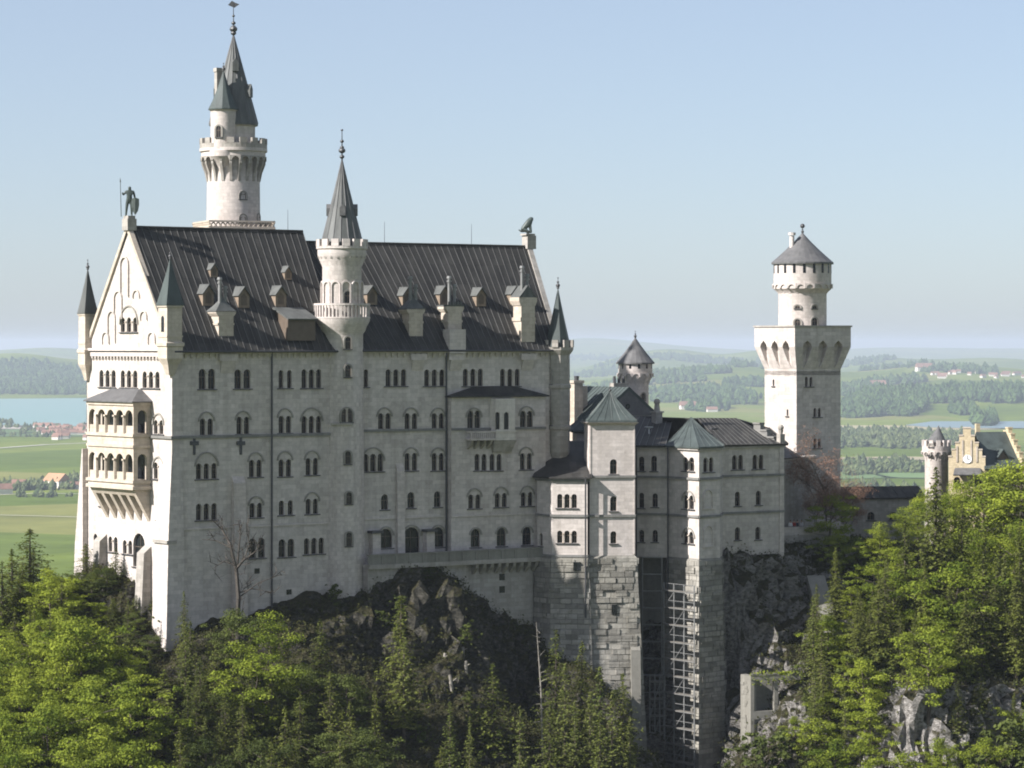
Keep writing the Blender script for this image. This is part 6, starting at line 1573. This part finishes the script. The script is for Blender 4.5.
# middle slope, below the long wall
GC = 'spruces on the shaded rock below the long wall'; LC = 'dark spruce on the shaded rock below the long wall'
plant('dead', 238, 340.5, 520, None, 'bare dead tree with crooked limbs in front of the shaded wall', None, 0, 1.0)
plant('tallbeech', 270, 331, 607, None, 'tall bright green tree left of the dark rock, below the dead tree', None, 0, 1.15)
plant('beech', 255, 327, 650, None, 'round bright green tree just in front of the dead tree', None, 1, 1.0)
plant('spruce', 401, 338, 594, None, 'yellow-green sunlit spruce standing out before the dark rock', None, 0, 1.2)
plant('larch', 404, 336, 630, None, 'loose larch just in front of the sunlit spruce on the rock', None, 0, 1.1)
plant('spruce', 320, 336, 618, None, 'slim grey-green spruce between the bright tree and the rock', None, 2, 1.25)
plant('spruce', 493, 341, 662, None, 'small spruce right of the sunlit rock outcrop', None, 3, 1.2)
plant('snag', 541, 344, 622, None, 'thin dead trunk left of the spruces under the stone bases', None, 0, .8)
for px, D, top in ((200, 326, 655), (225, 322, 690), (215, 330, 640), (300, 325, 690), (330, 326, 670), (350, 324, 700), (285, 320, 705), (240, 316, 730), (165, 324, 690), (150, 314, 730), (180, 312, 725), (205, 316, 715), (450, 331, 700), (470, 328, 715), (520, 332, 705), (375, 328, 690), (340, 318, 730), (190, 330, 660)):
    plant(trnd.choice(['spruce', 'spruce', 'larch']), px, D, top, None, LC if px > 260 else LC, GC)
GD = 'half-shaded broadleaf trees along the foot of the rock'; LD = 'half-shaded broadleaf tree at the foot of the rock below the long wall'  # dull leaf colour puts part of their shade into the leaves
for px, D, top in ((345, 331, 672), (365, 322, 725), (260, 315, 735), (300, 334, 668)):
    plant('dull', px, D, top, None, LD, GD)
# group under the stone bases
GE = 'trees in front of the rough stone bases'; 
for i, (k, px, D, top, lb) in enumerate((('spruce', 556, 347, 628, 'slim spruce left of the group in front of the rough stone bases'), ('spruce', 582, 349, 640, 'tall spruce in the middle of the group in front of the rough stone bases'), ('larch', 600, 344, 665, 'loose larch in the group in front of the rough stone bases'), ('spruce', 623, 350, 672, 'spruce at the right of the group, beside the scaffolding gully'))):
    plant(k, px, D, top, None, lb, None, i, 1.0)
for px, D, top in ((565, 343, 662), (590, 340, 690), (612, 340, 690), (575, 338, 700), (550, 338, 700), (600, 336, 715), (630, 343, 715)):
    plant(trnd.choice(['larch', 'spruce', 'larch']), px, D, top, None, 'yellow-green sunlit tree in front of the rough stone bases', GE)
# right wood
GR = 'bright broadleaf trees on the right-hand slope'; LR = 'bright green broadleaf tree on the right-hand slope below the gatehouse'
GS = 'tall dark conifers on the right-hand slope'; LS = 'tall dark conifer on the right-hand slope below the gatehouse'
plant('tallspruce', 936, 371, 466, None, 'tallest spruce of the right-hand slope, rising to the round gate turret', None, 0, 1.25)
plant('tallspruce', 905, 369, 520, None, 'tall spruce left of the tallest one, over the pale cliff', None, 1, 1.0)
plant('tallspruce', 962, 371, 500, None, 'tall spruce right of the tallest one, below the clock gable', None, 2, 1.0)
plant('budding', 826, 389, 462, None, 'reddish budding tree with bare twigs at the foot of the square tower', None, 0, .85)
plant('budding', 846, 391, 492, None, 'smaller budding tree right of the reddish one', None, 1, 1.0)
plant('budding', 815, 391, 480, None, 'reddish budding tree leaning on the court house wall', None, 1, .6)
plant('beech', 828, 386, 492, None, 'fresh green tree under the reddish budding tree by the terrace', None, 2, 1.25)
plant('beech', 838, 383, 528, None, 'lower fresh green tree on the bank below the terrace', None, 3, 1.2)
for px, D, top, w_ in ((858, 384, 535, 1.2), (880, 384, 520, 1.1), (905, 390, 505, 1.0), (873, 376, 560, 1.1), (852, 374, 585, 1.0), (898, 380, 545, 1.0), (985, 392, 470, 1.2), (1005, 390, 462, 1.2), (1024, 388, 455, 1.2), (960, 395, 482, 1.0), (1040, 392, 452, 1.2), (975, 380, 525, 1.0), (1012, 378, 520, 1.1), (840, 366, 620, .9), (1055, 380, 500, 1.1), (918, 398, 496, 1.0), (945, 392, 490, 1.1), (928, 400, 486, 1.1), (955, 402, 478, 1.0), (1000, 402, 462, 1.0)):
    plant('tallbeech' if top < 540 else 'beech', px, D, top, None, LR, GR, None, w_)
for px, D, top in ((885, 366, 560), (870, 364, 600), (925, 363, 560), (950, 364, 570), (985, 372, 530), (1000, 369, 545), (1020, 372, 520), (1015, 364, 590), (975, 364, 590), (1045, 372, 520), (900, 361, 610), (860, 369, 590), (940, 380, 510)):
    plant('spruce' if top > 550 else 'tallspruce', px, D, top, None, LS, GS, None, 1.05)
GT = 'low bright trees on the ledges of the right-hand cliff'; LT = 'low sunlit tree on the ledges around the pale right-hand cliff'
for px, D, top in ((820, 365, 655), (808, 362, 690), (830, 358, 690), (850, 361, 650), (868, 360, 655), (815, 354, 715), (795, 358, 715), (780, 356, 730), (845, 355, 690), (870, 354, 700), (880, 357, 670), (760, 354, 735), (1010, 353, 715), (985, 351, 735), (940, 350.5, 735), (1030, 354, 700), (860, 350, 735), (835, 350, 735), (900, 349, 750)):
    plant(trnd.choice(['beech', 'larch', 'beech', 'shrub']), px, D, top, None, LT, GT)
def ruin_grass():
    root = [o for o in S.objects if o.name.startswith('ruined_wall')][0]; rs = np.random.RandomState(8); n = 900; zt = zz(676, 363.5); a = xy(741, 363.5)
    t = rs.rand(n); p = np.stack([a.x + 1.15 + 6.45*t, a.y - .3 + 1.5*t + rs.uniform(0, .7, n), zt + np.abs(rs.normal(size=n))*.22], -1); drop = rs.rand(n) < .3; p[drop, 2] -= rs.rand(drop.sum())*1.2; p[drop, 1] -= .35
    me = leaves_mesh('grass', p - np.array(wloc(root)), unit(rs.normal(size=(n, 3)) + np.array([0, 0, .8])), rs.uniform(.15, .4, n), rs.rand(n)*.8, M['beech']); o = bpy.data.objects.new('grass', me); COL.objects.link(o); o.parent = root; o['kind'] = 'stuff'
ruin_grass()
LX, GX_ = 'dull green broadleaf tree at the top of the wood, close under the sunlit gable', 'dull green trees close under the sunlit gable'
grove((-30, 150, 306, 334), 26, [('beech', LA, GA)], (8, 12.5), 21, 2.4)
grove((-10, 62, 334, 350), 14, [('beech', LA, GA), ('spruce', LB, GB)], (6, 10), 22, 2.2, 1.2)
grove((60, 158, 336, 349), 22, [('dull', LX, GX_), ('spruce', LB, GB), ('dull', LX, GX_)], (2.4, 4.4), 23, 1.6, 1.6)
grove((165, 300, 312, 333), 26, [('spruce', LC, GC), ('spruce', LC, GC), ('dull', LD, GD), ('larch', LC, GC)], (6.5, 11), 24, 2.4, 1.0)
grove((300, 545, 312, 330), 13, [('spruce', LC, GC), ('dull', LD, GD), ('larch', LC, GC)], (4, 10), 28, 2.8, 1.25)
grove((800, 1060, 352, 372), 46, [('spruce', LS, GS), ('tallspruce', LS, GS), ('spruce', LS, GS), ('larch', LS, GS), ('tallspruce', LS, GS), ('beech', LR, GR)], (6, 15), 27, 2.3, 1.05)
# shrubs on the rock
GH = 'low shrubs clinging to the rock'; LH = 'low shrub clinging to the rock below the castle walls'
rg = random.Random(9)
for i in range(170):
    px = rg.uniform(0, 860); D = rg.uniform(318, 372); x = (px - CX)/F*D; z = lz(x, D)
    py = HY - z*F/D
    if not (555 < py < 790): continue
    if 470 < px < 560 and D > 352: continue
    if 640 < px < 725 and D > 355: continue
    wall_D = 340 + (px - 172)*.078 if 172 < px < 560 else 999
    if D > wall_D - 1.6: continue
    plant('shrub', px, D, None, rg.uniform(.9, 2.6), LH, GH)

# pale slab of the old chute, and tree stumps on the lit outcrop
def chute():
    a, b = hit_land(806, 583), hit_land(822, 640); m = MB(); n = 5; t_ = Vector((2.3, .5, .0)); root = empty('retaining_wall', (a + b)/2, 'sloping pale concrete chute on the rock below the terrace', 'retaining wall')
    pts = [a.lerp(b, i/n) + Vector((0, -1.1, .9)) for i in range(n + 1)]
    for p, q in zip(pts[:-1], pts[1:]): m.prism([p, q, q + t_, p + t_], Vector((0, 1.5, -1.6)))
    m.build('slab', M['concrete'], root)
    e = MB(); e.box(b + Vector((1.2, -1.5, .3)), Vector((2.6, .4, 0)), Vector((0, 1.2, 0)), Z*2.2); e.build('end_wall', M['greystone'], root)
chute()
for i, (px, py, h) in enumerate(((457, 650, .8), (463, 652, .6), (443, 662, .9), (452, 688, 1.3), (466, 670, 1.0))):
    p = hit_land(px, py); m = MB(); m.tube(p - Z*.6, p + Z*h + Vector((.25*(i % 3 - 1), 0, 0)), .24, .17, 8); m.tube(p + Vector((.15, -.1, h*.5)), p + Vector((.55, -.2, h*.75)), .07, .03, 5)
    tag(m.build('tree_stump', M['palebark']), 'pale broken tree stump on the sunlit rock outcrop below the gallery', 'stump', 'tree stumps on the lit outcrop')

# undergrowth: countless small plants over every slope that can hold them
def undergrowth():
    rs = np.random.RandomState(3); V = CRAG_V; S_ = CRAG_S; ny, nx = S_.shape; C = []; n = 190000
    jj = rs.randint(0, ny - 1, n*3); ii = rs.randint(0, nx - 1, n*3); p = V[jj, ii]; sl = S_[jj, ii]
    px = CX + F*p[:, 0]/p[:, 1]; py = HY - F*p[:, 2]/p[:, 1]
    nz = np.array([noise.noise(Vector(q)*.16) for q in p])
    keep = (py > 530) & (py < 800) & (px > -60) & (px < 1090) & (p[:, 1] > 300) & (p[:, 1] < 425) & (rs.rand(len(p)) < np.clip(1.35 - sl*.30 + nz*.9, .0, 1))
    d1v = np.array([d1.x, d1.y]); rel = p[:, :2] - np.array([A.x, A.y]); dist = rel @ np.array([n1.x, n1.y])
    keep &= ~((px > 165) & (px < 560) & (dist < 1.2)); keep &= ~((px > 636) & (px < 724) & (p[:, 1] > 366))
    p = p[keep][:n]; m_ = len(p); p = p + rs.normal(size=(m_, 3))*np.array([.35, .35, .0]) + np.array([0, 0, 1])*np.abs(rs.normal(size=(m_, 1)))*.28
    me = leaves_mesh('undergrowth', p, unit(rs.normal(size=(m_, 3)) + np.array([0, -.2, .9])), rs.uniform(.15, .42, m_), np.clip(rs.rand(m_)*.5 + .3*np.array([noise.noise(Vector(q)*.25 + Vector((9, 2, 4))) for q in p]) + .1, 0, 1), M['brush'])
    o = bpy.data.objects.new('undergrowth', me); COL.objects.link(o); tag(o, 'low green and brown undergrowth over the slopes of the crag', 'undergrowth', None, 'stuff')
undergrowth()

# ------------------------------------------------------------------ statues and people
def skin_mesh(name, verts, edges, radii, mat, sub=2):
    me = bpy.data.meshes.new(name + '_src'); me.from_pydata(verts, edges, []); o = bpy.data.objects.new(name + '_src', me); COL.objects.link(o)
    m = o.modifiers.new('s', 'SKIN'); m.use_smooth_shade = True
    for i, r in enumerate(radii):
        d = me.skin_vertices[0].data[i]; d.radius = (r, r) if not isinstance(r, tuple) else r; d.use_root = (i == 0)
    s_ = o.modifiers.new('b', 'SUBSURF'); s_.levels = sub; s_.render_levels = sub
    dg = bpy.context.evaluated_depsgraph_get(); res = bpy.data.meshes.new_from_object(o.evaluated_get(dg)); bpy.data.objects.remove(o); bpy.data.meshes.remove(me)
    res.name = name; res.materials.clear(); res.materials.append(mat); return res
def person_mesh(mat, pose='stand', seed=0):
    a = .06*seed
    v = [(0, 0, .95), (0, 0, 1.15), (0, .01, 1.38), (0, 0, 1.52), (0, -.01, 1.66), (0, -.01, 1.74),
         (-.1, 0, .9), (-.11, -.03 + a, .5), (-.11, .02, .08), (-.11, -.13, .04), (.1, 0, .9), (.11, -.02, .5), (.11, .03 - a, .08), (.11, -.12, .04),
         (-.19, .01, 1.42), (-.25, .03, 1.14), (-.22, -.1 - a, .92), (-.21, -.13 - a, .84), (.19, .01, 1.42), (.26, .02, 1.14), (.24, -.06 - a*2, .9), (.23, -.08 - a*2, .82)]
    e = [(0,1),(1,2),(2,3),(3,4),(4,5),(0,6),(6,7),(7,8),(8,9),(0,10),(10,11),(11,12),(12,13),(2,14),(14,15),(15,16),(16,17),(2,18),(18,19),(19,20),(20,21)]
    r = [.15, .14, .15, .06, .10, .085, .10, .065, .045, .04, .10, .065, .045, .04, .065, .048, .036, .03, .065, .048, .036, .03]
    return skin_mesh('person', v, e, r, mat)
skin = plain('skin', (.45, .28, .20), .6, 0, .05); hairm = plain('hair', (.06, .04, .03), .6, 0, .1)
def person(px, D, cloth, legs, label, rz, seed):
    w_ = TW; k = (px - CX)/F; q = xy(px, D); root = bpy.data.objects.new('person', person_mesh(skin, 'stand', seed)); COL.objects.link(root); root.location = (q.x, q.y, TZ + .02); root.rotation_euler = (0, 0, rz); tag(root, label, 'person')
    m = plain('cloth', cloth, .8, 0, .08); mt = plain('trousers', legs, .8, 0, .08)
    tv = [(0, 0, .92), (0, 0, 1.15), (0, .01, 1.38), (-.19, .01, 1.42), (-.25, .03, 1.14), (-.225, -.08 - .06*seed, .95), (.19, .01, 1.42), (.26, .02, 1.14), (.245, -.05 - .1*seed, .95)]
    o = bpy.data.objects.new('jacket', skin_mesh('jacket', tv, [(0,1),(1,2),(2,3),(3,4),(4,5),(2,6),(6,7),(7,8)], [.185, .175, .18, .085, .066, .055, .085, .066, .055], m)); COL.objects.link(o); o.parent = root
    lv = [(0, 0, .95), (-.1, 0, .88), (-.11, -.03 + .06*seed, .5), (-.11, .02, .1), (.1, 0, .88), (.11, -.02, .5), (.11, .03 - .06*seed, .1)]
    o = bpy.data.objects.new('trousers', skin_mesh('trousers', lv, [(0,1),(1,2),(2,3),(0,4),(4,5),(5,6)], [.17, .12, .085, .07, .12, .085, .07], mt)); COL.objects.link(o); o.parent = root
    hb = MB(); hb.ball((0, .02, 1.73), .112, 10, .9); h = bpy.data.objects.new('hair', hb.mesh('hair', hairm, (0, 0, 0), True)); COL.objects.link(h); h.parent = root
person(790.5, 387.5, (.62, .60, .56), (.05, .06, .09), 'person in a pale top, leftmost of the group on the terrace', .4, 0)
person(794, 388.2, (.42, .05, .04), (.04, .04, .05), 'person in a red top in the middle of the terrace group', -.5, 1)
person(797.5, 387.8, (.05, .05, .07), (.10, .09, .08), 'person in dark clothes in the terrace group, right of the red top', 1.2, .5)
person(801.5, 388.4, (.66, .64, .62), (.06, .07, .12), 'person in a white top, rightmost of the group on the terrace', -1.0, .2)

def knight():
    p = R0 + Z*(ZR1 + .2) + d1*.1; b = empty('knight_statue', p, 'green bronze knight statue with lance and shield on the gable peak', 'statue')
    pd = MB(); pd.cbox(p + Z*-.6, 1.2, 1.3, 1.35, T1); pd.cbox(p + Z*.75, .95, 1.1, .35, T1); pd.build('pedestal', M['greystone'], b)
    s_ = 1.95; me = skin_mesh('body', [tuple(c*s_ for c in q) for q in [(0, 0, .92), (.0, 0, 1.15), (.02, 0, 1.42), (.02, 0, 1.55), (.02, -.02, 1.68), (.02, -.02, 1.78), (-.12, 0, .86), (-.16, -.03, .48), (-.2, .02, .06), (-.22, -.14, .03), (.12, 0, .86), (.13, -.03, .48), (.14, .02, .06), (.15, -.13, .03), (-.2, 0, 1.46), (-.36, -.05, 1.25), (-.42, -.12, 1.42), (.24, 0, 1.46), (.32, .02, 1.16), (.33, -.06, .92)]],
        [(0,1),(1,2),(2,3),(3,4),(4,5),(0,6),(6,7),(7,8),(8,9),(0,10),(10,11),(11,12),(12,13),(2,14),(14,15),(15,16),(2,17),(17,18),(18,19)], [c*s_ for c in (.17, .15, .18, .075, .11, .08, .12, .085, .06, .05, .12, .085, .06, .05, .085, .06, .05, .085, .065, .05)], M['bronze'])
    o = bpy.data.objects.new('figure', me); COL.objects.link(o); o.parent = b; o.location = (0, 0, 1.05); o.rotation_euler = (0, 0, R(10))
    q = p + Vector((-.9, -.3, 1.0)); l = MB(); l.tube(q, q + Vector((-.1, 0, 4.0)), .05, .04, 6); l.tube(q + Vector((-.1, 0, 4.0)), q + Vector((-.12, 0, 4.5)), .1, .01, 6); l.build('lance', M['bronze'], b)
    q = p + Vector((.75, -.5, 1.15)); s2 = MB(); pts = [(0, 0), (.35, .5), (.5, 1.2), (.48, 1.9), (0, 2.05), (-.48, 1.9), (-.5, 1.2), (-.35, .5)]
    s2.prism([q + Vector((x*.9, -.12 + abs(x)*.25, z)) for x, z in pts], Vector((0, .12, 0))); s2.build('shield', M['bronze'], b)
def lion():
    k = (528.5 - CX)/F; q0 = B - n2*9.85; p = q0 + d2*32.3 + Z*(ZR2 + 1.4); b = empty('lion_statue', p, 'green bronze lion statue sitting on the far end of the long roof ridge', 'statue')
    pd = MB(); pd.cbox(p + Z*.02, 1.35, 1.35, .22, T2); pd.build('pedestal', M['greystone'], b)
    me = skin_mesh('figure', [(0, .0, .55), (.25, 0, 1.0), (.5, 0, 1.4), (.75, 0, 1.75), (1.0, 0, 1.72), (-.1, .2, .5), (.3, .28, .32), (.55, .28, .08), (-.1, -.2, .5), (.3, -.28, .32), (.55, -.28, .08), (.6, .2, 1.0), (.68, .2, .5), (.72, .2, .08), (.6, -.2, 1.0), (.68, -.2, .5), (.72, -.2, .08), (-.35, 0, .3), (-.6, 0, .5)],
        [(0,1),(1,2),(2,3),(3,4),(0,5),(5,6),(6,7),(0,8),(8,9),(9,10),(2,11),(11,12),(12,13),(2,14),(14,15),(15,16),(0,17),(17,18)], [.38, .38, .42, .34, .2, .26, .17, .12, .26, .17, .12, .16, .12, .12, .16, .12, .12, .12, .06], M['bronze'])
    o = bpy.data.objects.new('figure', me); COL.objects.link(o); o.parent = b; o.location = (-.45, 0, .22); o.rotation_euler = (0, 0, R(8)); o.scale = (1.2, 1.2, 1.1)
knight(); lion()
